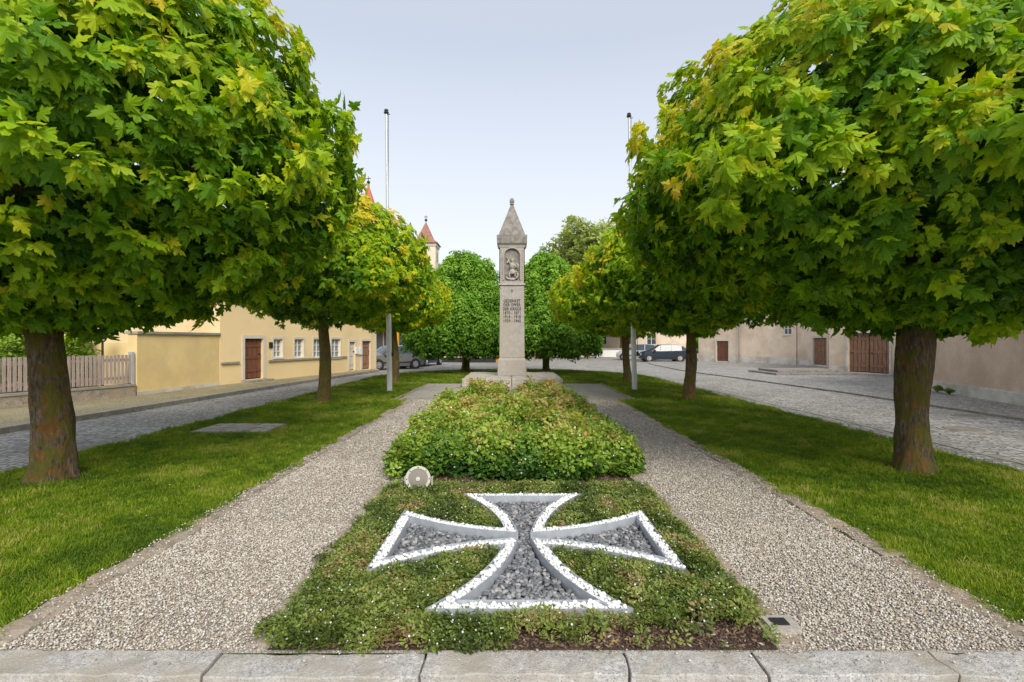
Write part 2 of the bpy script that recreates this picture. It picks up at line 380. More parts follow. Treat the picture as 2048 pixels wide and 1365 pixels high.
def edging(p,q,w,k='edge',h=.022):
    L=math.dist(p,q); u=((q[0]-p[0])/L,(q[1]-p[1])/L); s=0
    while s<L-.05:
        l=min(random.uniform(.6,1.3),L-s); off=random.uniform(-.025,.025); hz=h+random.uniform(-.014,.010); ww=w*random.uniform(.8,1.15); tw=random.uniform(-.03,.03)
        def fr(x,y,z): 
            y=y+off+(x-s)*tw
            return (p[0]+u[0]*x-u[1]*y,p[1]+u[1]*x+u[0]*y,z)
        g=MB(); g.box(s+.010,s+l-.010,-ww/2,ww/2,-.05,hz,k,fr); g.obj('stone',ep,bevel=.006,rough=.018,rsc=6); s+=l
edging((-2.82,2.75),(-2.82,14.3),.19); edging((2.89,2.75),(2.89,14.3),.19)
edging((-3.27,14.3),(-3.27,19.8),.12); edging((3.42,14.3),(3.42,19.8),.12)
edging((-3.2,14.3),(-2.74,14.3),.1); edging((2.8,14.3),(3.35,14.3),.1)
edging((-1.38,2.75),(-1.38,11.6),.17); edging((1.50,2.75),(1.50,11.6),.17)
edging((-.9,5.72),(1.4,5.72),.12,h=.03)
g=MB(); g.box(1.45,1.62,2.86,3.0,.0,.045,'gran'); g.box(1.48,1.57,2.89,2.96,.045,.052,'dark'); g.obj('drain_cover')

kl=[(-9.9,-10),(-9.85,4),(-9.75,9.8),(-9.45,13),(-8.75,21),(-8.0,27),(-7.7,29.2),(-8.6,31.5),(-12,33)]
g=MB(); 
g.poly([(x,y,0.0) for x,y in kl]+[(-30,33,0),(-30,-10,0)],'side'); 
g.obj('sidewalk')
g=MB()
for i in range(len(kl)-1):
    p,q=kl[i],kl[i+1]; L=math.dist(p,q); u=((q[0]-p[0])/L,(q[1]-p[1])/L)
    def fr(x,y,z): return (p[0]+u[0]*x-u[1]*y,p[1]+u[1]*x+u[0]*y,z)
    s=0
    while s<L-.02:
        l=min(1.0,L-s); g.box(s+.006,s+l-.006,-.13,.06,-.2,.016,'kerb',fr); s+=l
g.obj('sidewalk_kerb',bevel=.01)
kr=[(9.4,-10),(10.9,8),(11.3,11.6),(11.2,17),(10.6,24),(10.0,29),(10.4,38),(12,46)]
g=MB(); g.poly([(x,y,-.06) for x,y in kr]+[(36,46,-.06),(36,-10,-.06)],'cob'); g.obj('cobbled_pavement')
g=MB()
for pl,w,z1 in ((kr,.14,-.05),([(7.3,-10),(7.3,12),(6.9,24),(6.7,30)],.10,-.095)):
    for i in range(len(pl)-1):
        p,q=pl[i],pl[i+1]; L=math.dist(p,q); u=((q[0]-p[0])/L,(q[1]-p[1])/L)
        def fr(x,y,z): return (p[0]+u[0]*x-u[1]*y,p[1]+u[1]*x+u[0]*y,z)
        s=0
        while s<L-.02:
            l=min(.5,L-s); g.box(s+.008,s+l-.008,-w/2,w/2,-.2,z1+random.uniform(-.004,.004),'kerb',fr); s+=l
g.obj('gutter_stones')
for (cx,cy,r) in ((8.95,10.15,.42),(10.7,12.0,.33)):
    g=MB(); g.tube([(cx,cy,-.11),(cx,cy,-.094)],[r,r],'kerb',28); g.tube([(cx,cy,-.093),(cx,cy,-.088)],[r*.8,r*.8],'mondark',28)
    for i in range(-3,4):
        hw=math.sqrt((r*.75)**2-(i*r*.2)**2); g.box(cx-hw,cx+hw,cy+i*r*.2-.012,cy+i*r*.2+.012,-.089,-.082,'mondark')
    g.obj('manhole_cover')
g=MB()
g.box(-5.75,-4.4,9.1,10.05,-.02,.03,'kerb')
for i in range(9):
    for j in range(6): 
        g.box(-5.68+i*.142,-5.68+i*.142+.128,9.17+j*.14,9.17+j*.14+.126,.03,.042+random.uniform(-.004,.004),random.choice(['edge','slab','gran']))
g.obj('paved_slab')

# ---------------------------------------------------------------- gravel stones
def gravel_pts(x0,x1,y0,y1,d):
    n=int((x1-x0)*(y1-y0)*d); return np.stack([rng.uniform(x0,x1,n),rng.uniform(y0,y1,n),np.full(n,.008)],1)
P=[]
for a,b in ((-2.74,-1.44),(1.57,2.80)):
    P+= [gravel_pts(a,b,2.72,4.6,7000),gravel_pts(a,b,4.6,7.0,3800),gravel_pts(a,b,7,10.5,1600),gravel_pts(a,b,10.5,14.3,700)]
    P+= [gravel_pts(a-.18,a,2.72,8,800)+[0,0,.012],gravel_pts(b,b+.18,2.72,8,800)+[0,0,.012]]
P+=[gravel_pts(-2.7,2.7,2.58,2.7,110)+[0,0,.012]]
P=np.concatenate(P); n=len(P); P[:,2]+=rng.uniform(0,.008,n)
sc=rng.uniform(.0046,.0098,n)*np.clip(.8+P[:,1]*.07,1,1.7)
scatter('gravel',C_pg,P,rng.uniform(-3.1,3.1,(n,3))*[.25,.25,1],sc,rng.random(n))

# ---------------------------------------------------------------- iron cross
CX,CY=.10,4.09; L_,W_,A_=1.09,.605,.165
def bez(p0,p1,p2,t): return tuple((1-t)**2*a+2*t*(1-t)*b+t*t*c for a,b,c in zip(p0,p1,p2))
arm=[bez((A_,A_),(A_+.08,.60*L_),(W_,L_),t/12) for t in range(13)]
base=arm[::-1]+[(y,x) for x,y in arm[1:]]
outl=[]
for k in range(4):
    c,s=[(1,0),(0,-1),(-1,0),(0,1)][k]
    outl+=[(x*c-y*s,x*s+y*c) for x,y in base]
outl=outl[::-1]
outl=[(x+CX,y*1.03+CY) for x,y in outl]
inn=offset_poly(outl,.088)
cr=empty('iron_cross_emblem')
def strip(P,z0,z1,th,name):
    Q=offset_poly(P,th); g=MB(); n=len(P)
    for i in range(n):
        a,b=P[i],P[(i+1)%n]; c,d=Q[i],Q[(i+1)%n]
        g.poly([(*a,z0),(*b,z0),(*b,z1),(*a,z1)],'zinc'); g.poly([(*d,z0),(*c,z0),(*c,z1),(*d,z1)],'zinc'); g.poly([(*a,z1),(*b,z1),(*d,z1),(*c,z1)],'zinc')
    return g.obj(name,cr)
strip(outl,.0,.098,.005,'outer_edging'); strip(inn,.0,.104,.005,'inner_edging')
g=MB(); g.poly([(*p,.022) for p in offset_poly(inn,.007)],'mondark'); g.obj('pebble_bed',cr)
g=MB(); n=len(outl); o2=offset_poly(outl,.007); i2=offset_poly(inn,-.001)
for i in range(n):
    j=(i+1)%n; g.poly([(*o2[i],.066),(*o2[j],.066),(*i2[j],.066),(*i2[i],.066)],'gran')
g.obj('border_bed',cr)
def jit(x0,x1,y0,y1,s):
    X,Y=np.meshgrid(np.arange(x0,x1,s),np.arange(y0,y1,s)); X=X.ravel()+rng.uniform(-s*.42,s*.42,X.size); Y=Y.ravel()+rng.uniform(-s*.42,s*.42,Y.size); return X,Y
Ps=[]
for z in (.028,.042):
    X,Y=jit(-1.1,1.3,2.9,5.4,.030); k=inpoly(X,Y,offset_poly(inn,.022)); Ps.append(np.stack([X[k],Y[k],np.full(k.sum(),z)],1))
P=np.concatenate(Ps); n=len(P); P[:,2]+=rng.uniform(-.004,.010,n)
scatter('dark_pebbles',C_pd,P,rng.uniform(-1,1,(n,3))*[.6,.6,3.1],rng.uniform(.014,.026,n),rng.random(n),cr)
Ps=[]
for z in (.074,.088):
    X,Y=jit(-1.1,1.3,2.9,5.4,.0245); k=inpoly(X,Y,offset_poly(outl,.013))&~inpoly(X,Y,offset_poly(inn,-.010)); Ps.append(np.stack([X[k],Y[k],np.full(k.sum(),z)],1))
P=np.concatenate(Ps); n=len(P); P[:,2]+=rng.uniform(-.004,.013,n)
scatter('white_pebbles',C_pw,P,rng.uniform(-1,1,(n,3))*[.8,.8,3.1],rng.uniform(.010,.019,n),rng.random(n),cr)

# ground cover
X,Y=jit(-1.42,1.52,2.72,5.68,.027); k=~inpoly(X,Y,offset_poly(outl,-.026)); X=X[k];Y=Y[k]
nz=np.array([noise.noise(Vector((x*2.2,y*2.2,3))) for x,y in zip(X,Y)]); nz2=np.array([noise.noise(Vector((x*6,y*6,9))) for x,y in zip(X,Y)])
front=(Y<2.77+.12*nz2+np.where(X>.0,.04,-.05)+np.where(X>.5,.13,0))
k=~((nz2>.42)&(rng.random(len(X))<.75))&~(front&(rng.random(len(X))<.9))&(X>-1.34+.16*nz2)&(X<1.46+.16*nz2); X,Y,nz,nz2=X[k],Y[k],nz[k],nz2[k]; n=len(X)
edge=np.minimum(np.minimum(X+1.38,1.49-X),np.minimum(Y-2.72,5.7-Y)); bulge=np.clip(edge/.15,0,1)
nearc=inpoly(X,Y,offset_poly(outl,-.10))
Z=.012+bulge*(.050+.036*nz+.03*nz2)*np.where(nearc,.6,1)+rng.uniform(0,.022,n)
P=np.stack([X,Y,Z],1); R=np.stack([rng.normal(0,.4,n),rng.normal(0,.4,n),rng.uniform(0,6.28,n)],1)
scatter('cotoneaster_groundcover',C_cover,P,R,rng.uniform(.75,1.4,n),np.clip(.50+nz*.8+nz2*.5+rng.normal(0,.2,n),0,1))
n=2600; P=np.concatenate([np.stack([rng.uniform(-1.2,1.4,n),rng.uniform(2.74,3.05,n),np.full(n,.014)],1),np.stack([rng.uniform(-.9,1.35,n),rng.uniform(5.75,6.3,n),np.full(n,.014)],1)])
C_mu=tmpl_collection('t_mu',[pebble('mu%d'%i,'mulch',1,(1.6,.6,.35)) for i in range(3)])
scatter('mulch',C_mu,P,rng.uniform(-1,1,(2*n,3))*[.5,.5,3.1],rng.uniform(.007,.016,2*n),rng.random(2*n))

# rose hedge: many overlapping bushes
hb=empty('rose_hedge'); random.seed(21)
bushes=[]
for j in range(10):
    for i in range(6):
        bx=-1.12+i*.46+random.uniform(-.18,.18); by=6.38+j*.52+random.uniform(-.2,.2)
        edgef=.82 if i in (0,5) else 1
        bushes.append((bx,by,random.uniform(.27,.42),(.44+.017*j+random.uniform(-.08,.14))*edgef))
Pt=[];Tt=[];Rt=[]
def inside(x,y,z,skip):
    for k,(bx,by,br,bh) in enumerate(bushes):
        if k==skip: continue
        q=((x-bx)**2+(y-by)**2)/(br*br)
        if q<.8 and z<bh*math.sqrt(1-q)*.80: return True
    return False
for bi,(bx,by,br,bh) in enumerate(bushes):
    tb=random.gauss(0,.09); sd=Vector((bi*1.7,0,0))
    for i in range(430):
        a=random.random()*6.283; ct=random.random()**.8; st=math.sqrt(1-ct*ct); dd=Vector((st*math.cos(a),st*math.sin(a),ct))
        l=1+.28*noise.noise(dd*2.2+sd)+.22*noise.noise(dd*6+sd); q=l*(1-random.random()**2*.4)
        x,y,z=bx+dd.x*br*q*1.08,by+dd.y*br*q*1.08,max(.05,bh*dd.z*q+random.uniform(-.04,.02))
        if x<-1.48 or x>1.57: continue
        if inside(x,y,z,bi): continue
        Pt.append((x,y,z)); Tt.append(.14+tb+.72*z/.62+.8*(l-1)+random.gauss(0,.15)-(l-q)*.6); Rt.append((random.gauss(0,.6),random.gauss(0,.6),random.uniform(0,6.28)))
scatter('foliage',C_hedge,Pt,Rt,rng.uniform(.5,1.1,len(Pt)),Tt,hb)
C_shoot=tmpl_collection('t_shoot',[sprig('st%d'%i,'hedge',13,.046,.035,.30,.5) for i in range(4)])
Pt=[];Rt=[]
for (bx,by,br,bh) in bushes:
    for i in range(26):
        a=random.random()*6.283; q=random.random()**.6*.9
        Pt.append((bx+q*br*math.cos(a),by+q*br*math.sin(a),bh*math.sqrt(1-q*q)-.10)); Rt.append((random.gauss(0,.3)-.6*q*math.sin(a),random.gauss(0,.3)+.6*q*math.cos(a),random.uniform(0,6.28)))
scatter('young_shoots',C_shoot,Pt,Rt,rng.uniform(.5,1.1,len(Pt)),rng.uniform(.5,1.0,len(Pt)),hb)
g=MB()
for (bx,by,br,bh) in bushes:
    for i in range(7):
        a=random.random()*6.28; q=random.uniform(.3,1.0)*br; p=Vector((bx+.05*math.cos(a),by+.05*math.sin(a),0)); r_=Vector((bx+q*math.cos(a),by+q*math.sin(a),bh*random.uniform(.85,1.25)))
        g.tube([p,(p+r_)/2+Vector((0,0,.08)),r_],[.008,.006,.003],'wood',5)
g.obj('stems',hb)

# lawn grass
pavx=lambda X,Y:(X>-5.78)&(X<-4.37)&(Y>9.08)&(Y<10.08)
trees=[(-5.48,6.07),(-5.04,13.7),(-4.75,20.6),(5.1,6.5),(4.97,14.3),(4.68,20.9)]
Ps=[];Ss=[]
for (y0,y1,d,s) in ((2.72,5,900,.85),(5,8,560,1),(8,13,260,1.25),(13,30,120,1.7)):
    n=int(13*(y1-y0)*d); X=rng.uniform(-6.42,6.42,n); Y=rng.uniform(y0,y1,n)
    wig=.05*np.sin(Y*3.1)+.03*np.sin(Y*7.7)
    inner=np.where(Y<14.3,(X>-2.88+wig)&(X<2.95+wig),np.where(Y<19.8,(X>-3.3)&(X<3.45),False))
    slab=(np.abs(X)<1.85)&(Y>18.2)&(Y<22.5)
    k=~inner&~slab&~pavx(X,Y)&inpoly(X-wig,Y,offset_poly(isl,-.10))
    for tx,ty in trees: k&=~(((X-tx)**2+(Y-ty)**2<.25**2))
    X=X[k];Y=Y[k]; Ps.append(np.stack([X,Y,np.zeros(len(X))],1)); Ss.append(rng.uniform(.7,1.25,len(X))*s)
P=np.concatenate(Ps); sc=np.concatenate(Ss); n=len(P)
nz=np.array([noise.noise(Vector((p[0]*1.1,p[1]*1.1,3)))+.7*noise.noise(Vector((p[0]*4,p[1]*4,3))) for p in P])
SC=np.stack([sc,sc,np.minimum(sc,1.15)*rng.uniform(.6,1.1,n)*(1+.45*nz)],1)
R=np.stack([rng.normal(0,.25,n),rng.normal(0,.25,n),rng.uniform(0,6.28,n)],1)
scatter('grass',C_grass,P,R,SC,.50+nz*.6+rng.normal(0,.2,n))
n=220; X=rng.uniform(2.9,6.1,n)*np.where(rng.random(n)<.5,-1,1); Y=rng.uniform(3,14,n)
C_fl=tmpl_collection('t_daisy',[sprig('dz%d'%i,'grass',3,.03,.03,.03,.4,.007,1) for i in range(2)])
scatter('daisies',C_fl,np.stack([X,Y,np.full(n,.03)],1),rng.uniform(0,6,(n,3))*[0,0,1],rng.uniform(.6,1.1,n),rng.random(n))

# ---------------------------------------------------------------- maples
def trunk(g,x,y,r0,h,k='bark',lean=(0,0)):
    n=36; i0=len(g.v); m=int(h/.04); sd=random.random()*50
    for j in range(m+1):
        z=h*j/m; 
        for t in range(n):
            a=2*math.pi*t/n; fl=.42*math.exp(-z/.13)*(1+.55*math.sin(a*5+sd)); 
            r=r0*(1+fl-.05*z+.07*math.sin(z*2.9+sd))*(1+.15*noise.noise(Vector((math.cos(a)*1.2,math.sin(a)*1.2,z*1.8+sd)))+.09*noise.noise(Vector((math.cos(a)*4,math.sin(a)*4,z*2.6+sd)))+.05*noise.noise(Vector((math.cos(a)*11,math.sin(a)*11,z*6+sd))))
            g.v.append((x+.045*math.sin(z*1.9+sd)+r*math.cos(a),y+.03*math.cos(z*1.5+sd)+r*math.sin(a),z-.03))
    for j in range(m):
        for t in range(n):
            a=i0+j*n+t; b=i0+j*n+(t+1)%n; g.f.append([a,b,b+n,a+n]); g.m.append(g.mi(k))
def maple(x,y,r0,rad,zc,rz,nsh,leaf,seed,tb=0,lpS=8):
    random.seed(seed); e=empty('maple_tree')
    g=MB(); trunk(g,x,y,r0,2.35)
    ctr=Vector((x,y,zc))
    for i in range(11):
        a=i*2.4+random.random(); el=random.uniform(.1,1.3); d=Vector((math.cos(a)*math.cos(el),math.sin(a)*math.cos(el),math.sin(el)))
        end=ctr+Vector((d.x*rad*.85,d.y*rad*.85,d.z*rz*.85-.3)); p=[Vector((x,y,2.2)),Vector((x,y,2.5)).lerp(end,.33)+Vector((0,0,.25)),Vector((x,y,2.5)).lerp(end,.66)+Vector((0,0,.2)),end]
        g.tube(p,[r0*.55,r0*.33,r0*.2,.02],'bark',8)
        for q in range(3):
            b=p[2].lerp(p[1],random.random()); e2=b+Vector((random.uniform(-1,1),random.uniform(-1,1),random.uniform(-.5,.9)))*.9
            g.tube([b,(b+e2)/2+Vector((0,0,.08)),e2],[.045,.03,.01],'bark',6)
    g.obj('trunk',e,smooth=True)
    Pp=[];Tip=[];Nor=[];Sc=[];Ti=[]
    sd=Vector((seed*3.1,seed*1.7,0))
    for i in range(nsh):
        ct=random.uniform(-1,1); a=random.random()*6.2832; st=math.sqrt(1-ct*ct)
        d=Vector((st*math.cos(a),st*math.sin(a),ct))
        fine=.09*noise.noise(d*8+sd)+.05*noise.noise(d*16+sd)
        lump=.07*noise.noise(d*1.6+sd)+.10*noise.noise(d*4.2+sd)+fine
        gap=noise.noise(d*6.5+sd*3)
        if gap>.38 and random.random()<.65: continue
        u=random.random(); depth=1 if u<.64 else 1-(u-.64)/.36*.36
        rr=(1+lump)*depth
        zz=d.z*rz*rr*(1 if d.z>0 else .90)
        sx=1.02+ .10*(1-abs(d.z))+.17*math.sin(min(1,max(0,-d.z)*1.05)*math.pi)
        c=ctr+Vector((d.x*rad*rr*sx,d.y*rad*rr*sx,zz))
        outw=Vector((d.x/rad,d.y/rad,d.z/rz)).normalized()
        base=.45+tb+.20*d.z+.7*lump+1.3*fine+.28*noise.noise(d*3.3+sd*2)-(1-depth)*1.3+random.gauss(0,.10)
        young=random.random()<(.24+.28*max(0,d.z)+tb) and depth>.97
        c=c+outw*(.16*random.random())
        n=lpS+random.randint(-2,2); a0=random.random()*6.28
        t1=outw.orthogonal().normalized(); t2=outw.cross(t1)
        for k in range(n):
            a=a0+k*2.4; rad_=t1*math.cos(a)+t2*math.sin(a)
            tip=rad_*.9+outw*random.uniform(.1,.5)+Vector((0,0,-.50))+Vector((random.gauss(0,.16),random.gauss(0,.16),random.gauss(0,.13)))
            nor=outw*.75+Vector((0,0,.80))+Vector((random.gauss(0,.22),random.gauss(0,.22),random.gauss(0,.22)))
            s=leaf*random.uniform(.6,1.2)*(.75 if young else 1)
            Pp.append(c+rad_*s*.42-outw*random.uniform(0,.12)); Tip.append(tip); Nor.append(nor); Sc.append(s)
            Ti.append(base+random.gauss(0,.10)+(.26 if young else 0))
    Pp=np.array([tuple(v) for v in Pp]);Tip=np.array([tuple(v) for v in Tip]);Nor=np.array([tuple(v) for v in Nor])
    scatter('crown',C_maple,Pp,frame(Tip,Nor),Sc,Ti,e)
    return e
LF=.160
maple(-5.48,6.07,.200,2.78,4.10,2.40,5600,LF,1,.02)
maple(5.12,6.5,.190,2.92,3.80,2.10,5600,LF,2,.02)
maple(-5.04,13.7,.150,2.36,3.78,1.75,2700,LF,3,.07)
maple(4.97,14.3,.150,2.50,3.65,1.85,2800,LF,4,.05)
maple(-4.75,20.6,.16,1.88,3.40,1.38,1500,LF*1.05,5,.12)
maple(4.68,20.9,.16,2.60,3.50,1.70,2200,LF*1.05,6,.16)

# ---------------------------------------------------------------- weeping trees (tiers of hanging shoots)
def weeping(x,y,tiers,seed,name='weeping_elm_tree'):
    random.seed(seed); e=empty(name); g=MB(); topm=max(t[3] for t in tiers); trunk(g,x,y,.2,topm*.45)
    P=[];T=[];R=[]
    for ti,(dx,dy,rad,top,low,nst) in enumerate(tiers):
        cx,cy=x+dx,y+dy
        for i in range(6):
            a=i*1.05+random.random()*.4; r=rad*.6
            g.tube([(x,y,topm*.42),((x+cx)/2,(y+cy)/2,top*.8),(cx+.6*math.cos(a)*r,cy+.6*math.sin(a)*r,top*.9),(cx+1.2*math.cos(a)*r,cy+1.2*math.sin(a)*r,top*.78)],[.10,.07,.045,.02],'bark',6)
        for i in range(nst):
            a=random.random()*6.283; q=random.random()**.45; lob=1+.14*math.sin(a*5+seed+ti)+.09*math.sin(a*11+ti)
            z=top-(top-low)*.34*q**2.2+noise.noise(Vector((math.cos(a)*2,math.sin(a)*2,seed+ti)))*.35-random.random()*.25
            r=rad*q*lob*.85; zl=low+random.random()**1.3*(top-low)*.45; tb=random.gauss(0,.13)+.25*noise.noise(Vector((a*3,seed,ti)))
            z0=z
            while z>zl:
                P.append((cx+r*math.cos(a)+random.gauss(0,.05),cy+r*math.sin(a)+random.gauss(0,.05),z)); R.append((random.gauss(0,.3),random.gauss(0,.3),random.uniform(0,6.28)))
                T.append(.22+.70*((z-low)/(top-low))**1.3*(.35+.65*q)+tb+random.gauss(0,.12)); z-=.17; r+=.06*lob*math.exp(-(z0-z)/.7)  # tint brightens up each tier: highlight on its top painted into leaf colour
    g.obj('trunk',e,smooth=True)
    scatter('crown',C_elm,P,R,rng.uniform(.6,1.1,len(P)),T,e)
weeping(-2.6,28.3,[(0,.3,1.8,6.6,3.2,260),(-1.1,-.9,1.1,5.2,2.4,130),(1.1,-1.2,1.2,4.9,2.2,150),(-1.9,-1.6,1.1,3.4,.8,150),(.1,-2.4,1.4,4.1,1.0,210),(1.4,-2.8,1.0,3.0,.7,140),(-.9,-2.9,1.0,2.9,.7,130)],1)
weeping(1.9,28.0,[(0,.2,1.6,6.5,3.0,230),(-1.0,-.8,1.0,5.3,2.4,130),(1.0,-1.0,1.1,4.9,2.2,140),(.1,-1.8,1.3,4.1,1.1,180),(1.7,-1.2,1.1,3.3,.8,140),(-.9,-2.2,.9,3.0,.7,120),(.7,-2.6,.9,2.6,.7,110)],2)

def broad(x,y,rad,zc,rz,n,coll,seed,name='broadleaf_tree',sc=1,trunkr=.3,tb=.4):
    random.seed(seed); e=empty(name); g=MB(); trunk(g,x,y,trunkr,zc)
    for i in range(8):
        a=i*.9; g.tube([(x,y,zc*.6),(x+.4*rad*math.cos(a),y+.4*rad*math.sin(a),zc),(x+.8*rad*math.cos(a),y+.8*rad*math.sin(a),zc+rz*.4)],[trunkr*.5,trunkr*.3,.03],'bark',6)
    g.obj('trunk',e,smooth=True); P=[];T=[];R=[]
    sd=Vector((seed*2.3,seed,0))
    for i in range(n):
        ct=random.uniform(-1,1);a=random.random()*6.283;st=math.sqrt(1-ct*ct);d=Vector((st*math.cos(a),st*math.sin(a),ct))
        l=.3*noise.noise(d*1.8+sd)+.2*noise.noise(d*4.5+sd); q=(1+l)*(1-random.random()**2*.5)
        P.append((x+d.x*rad*q,y+d.y*rad*q,zc+d.z*rz*q)); R.append((random.gauss(0,.5),random.gauss(0,.5),random.uniform(0,6.28)))
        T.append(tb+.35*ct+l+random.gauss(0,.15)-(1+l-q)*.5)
    scatter('crown',coll,P,R,rng.uniform(.7,1.3,n)*sc,T,e)
broad(7.4,50,3.9,9.0,3.9,1500,C_sage,11,tb=.65)
broad(12.5,58,4.0,6.5,4,900,C_sage,12)
broad(4,62,5,5.0,3.6,1100,C_elm,13,sc=2)
P=[];T=[];R=[];random.seed(9)
for i in range(9000):
    x=random.uniform(-75,80); y=random.uniform(72,84); h=4.6+2.2*noise.noise(Vector((x*.12,0,0)))+1.4*noise.noise(Vector((x*.5,y*.1,0)))
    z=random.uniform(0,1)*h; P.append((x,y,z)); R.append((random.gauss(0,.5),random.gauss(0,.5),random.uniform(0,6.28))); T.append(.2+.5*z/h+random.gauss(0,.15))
scatter('distant_trees',C_elm,P,R,rng.uniform(2.5,4.5,len(P)),T)

# ---------------------------------------------------------------- monument
mp=empty('war_memorial_column')
mx=.0; YF=19.8; YC=20.3
g=MB(); 
g.box(-1.78,-.02,18.2,22.2,0,.30,'slab'); g.box(.0,1.80,18.2,22.2,0,.302,'slab'); g.obj('base_slabs',mp,bevel=.02,rough=.015,rsc=3)
def sq(g,z0,z1,w0,w1,k):
    a=w0/2;b=w1/2; i=len(g.v)
    g.v+=[(mx-a,YC-a,z0),(mx+a,YC-a,z0),(mx+a,YC+a,z0),(mx-a,YC+a,z0),(mx-b,YC-b,z1),(mx+b,YC-b,z1),(mx+b,YC+b,z1),(mx-b,YC+b,z1)]
    for q in ((0,3,2,1),(4,5,6,7),(0,1,5,4),(1,2,6,5),(2,3,7,6),(3,0,4,7)): g.f.append([i+t for t in q]); g.m.append(g.mi(k))
zs=lambda py: zpx(py,YF)
g=MB(); sq(g,.30,zs(722),1.12,1.10,'mon'); sq(g,zs(722),zs(716),1.10,1.0,'mon'); g.obj('plinth',mp,bevel=.02)
g=MB(); sq(g,zs(716),zs(570),.98,.94,'mon'); g.obj('shaft',mp,bevel=.02)
z0,z1=zs(570),zs(490); hw=.49
g=MB(); sq(g,z0,z1,.86,.86,'mondark'); sq(g,z0,z0+.07,1.04,1.0,'mon'); sq(g,z1-.09,z1,1.0,1.04,'mon')
ycf=YC-.43; 
nz0=z0+.17; nw=.30; zc_=z1-.13-nw
arch=[(-nw,nz0)]+[(-nw*math.cos(math.pi*t/14),zc_+nw*math.sin(math.pi*t/14)) for t in range(15)]+[(nw,nz0)]
outer=[(-hw,z0+.07)]+[(-hw if t<5 else (hw if t>9 else -hw+(t-4)/6*2*hw*1.0), (zc_+ (z1-.09-zc_)*min(1,t/4)) if t<7 else (zc_+(z1-.09-zc_)*min(1,(14-t)/4))) for t in range(15)]+[(hw,z0+.07)]
yf=YC-.49
for i in range(len(arch)-1):
    a,b=arch[i],arch[i+1];c,d=outer[i],outer[i+1]
    g.poly([(a[0],yf,a[1]),(b[0],yf,b[1]),(d[0],yf,d[1]),(c[0],yf,c[1])],'mon')
    g.poly([(a[0],yf,a[1]),(b[0],yf,b[1]),(b[0],ycf,b[1]),(a[0],ycf,a[1])],'mon')
    g.tube([(a[0]*1.1,yf-.01,a[1]+.02),(b[0]*1.1,yf-.01,b[1]+.02)],[.03,.03],'mon',6)
a,b=arch[-1],arch[0];c,d=outer[-1],outer[0]
g.poly([(a[0],yf,a[1]),(b[0],yf,b[1]),(d[0],yf,d[1]),(c[0],yf,c[1])],'mon'); g.poly([(a[0],yf,a[1]),(b[0],yf,b[1]),(b[0],ycf,b[1]),(a[0],ycf,a[1])],'mon')
g.box(-hw,-hw+.03,yf,YC+.45,z0+.07,z1-.09,'mon'); g.box(hw-.03,hw,yf,YC+.45,z0+.07,z1-.09,'mon')
for i in range(16):
    zz=z0+.2+i*.075
    if zz<z1-.2:
        for sx in (-1,1): g.ell((sx*.405,yf,zz),(.028,.02,.022),'mon',8,5)
g.obj('niche_section',mp)
def stone_figure():
    g=MB(); y=ycf-.02; z=nz0
    g.ell((.02,y,z+.78),(.06,.07,.075),'mon'); g.ell((.02,y,z+.83),(.075,.06,.04),'mon')
    g.tube([(.02,y,z+.72),(.01,y,z+.60),(.0,y,z+.42)],[.05,.115,.085],'mon',10)
    g.tube([(.0,y,z+.44),(.02,y,z+.32),(.03,y,z+.25)],[.09,.12,.13],'mon',10)
    g.tube([(-.04,y,z+.36),(-.10,y-.02,z+.22),(-.08,y,z+.06)],[.06,.048,.035],'mon',8)
    g.tube([(.05,y,z+.36),(.12,y-.03,z+.24),(.10,y,z+.10)],[.06,.048,.035],'mon',8)
    g.tube([(-.08,y,z+.66),(-.18,y-.03,z+.70),(-.13,y-.05,z+.80)],[.045,.035,.03],'mon',8)
    g.tube([(.10,y,z+.65),(.17,y-.03,z+.52),(.06,y-.06,z+.46)],[.045,.035,.03],'mon',8)
    g.tube([(-.20,y-.05,z+.95),(.14,y-.05,z+.12)],[.013,.013],'mon',6)
    g.tube([(.12,y,z+.70),(.24,y,z+.62),(.22,y,z+.40)],[.03,.05,.02],'mon',8)
    pts=[(-.24,y,z+.16),(-.18,y-.02,z+.08),(-.06,y-.03,z+.05),(.08,y-.03,z+.06),(.19,y-.02,z+.11),(.24,y,z+.22),(.19,y,z+.30)]
    g.tube(pts,[.02,.04,.055,.06,.05,.04,.045],'mon',8); g.ell((.16,y-.03,z+.33),(.06,.05,.035),'mon')
    g.tube([(-.24,y,z+.16),(-.26,y,z+.26),(-.20,y,z+.30)],[.02,.015,.006],'mon',6)
    return g
stone_figure().obj('saint_george_relief',mp,smooth=True)
g=MB(); sq(g,z1,z1+.06,1.02,1.16,'mon'); sq(g,z1+.06,zs(470),1.16,1.18,'mondark'); g.obj('cornice',mp,bevel=.015)
g=MB(); sq(g,zs(470),zs(405),1.04,.13,'mondark'); g.obj('pyramid_roof',mp,bevel=.01)
zt=zs(405); g=MB(); g.tube([(mx,YC,zt-.03),(mx,YC,zt+.04),(mx,YC,zt+.06),(mx,YC,zt+.1)],[.07,.06,.10,.06],'mondark',14); g.ell((mx,YC,zt+.19),(.095,.095,.12),'mondark',14,10); g.obj('finial',mp,smooth=True)
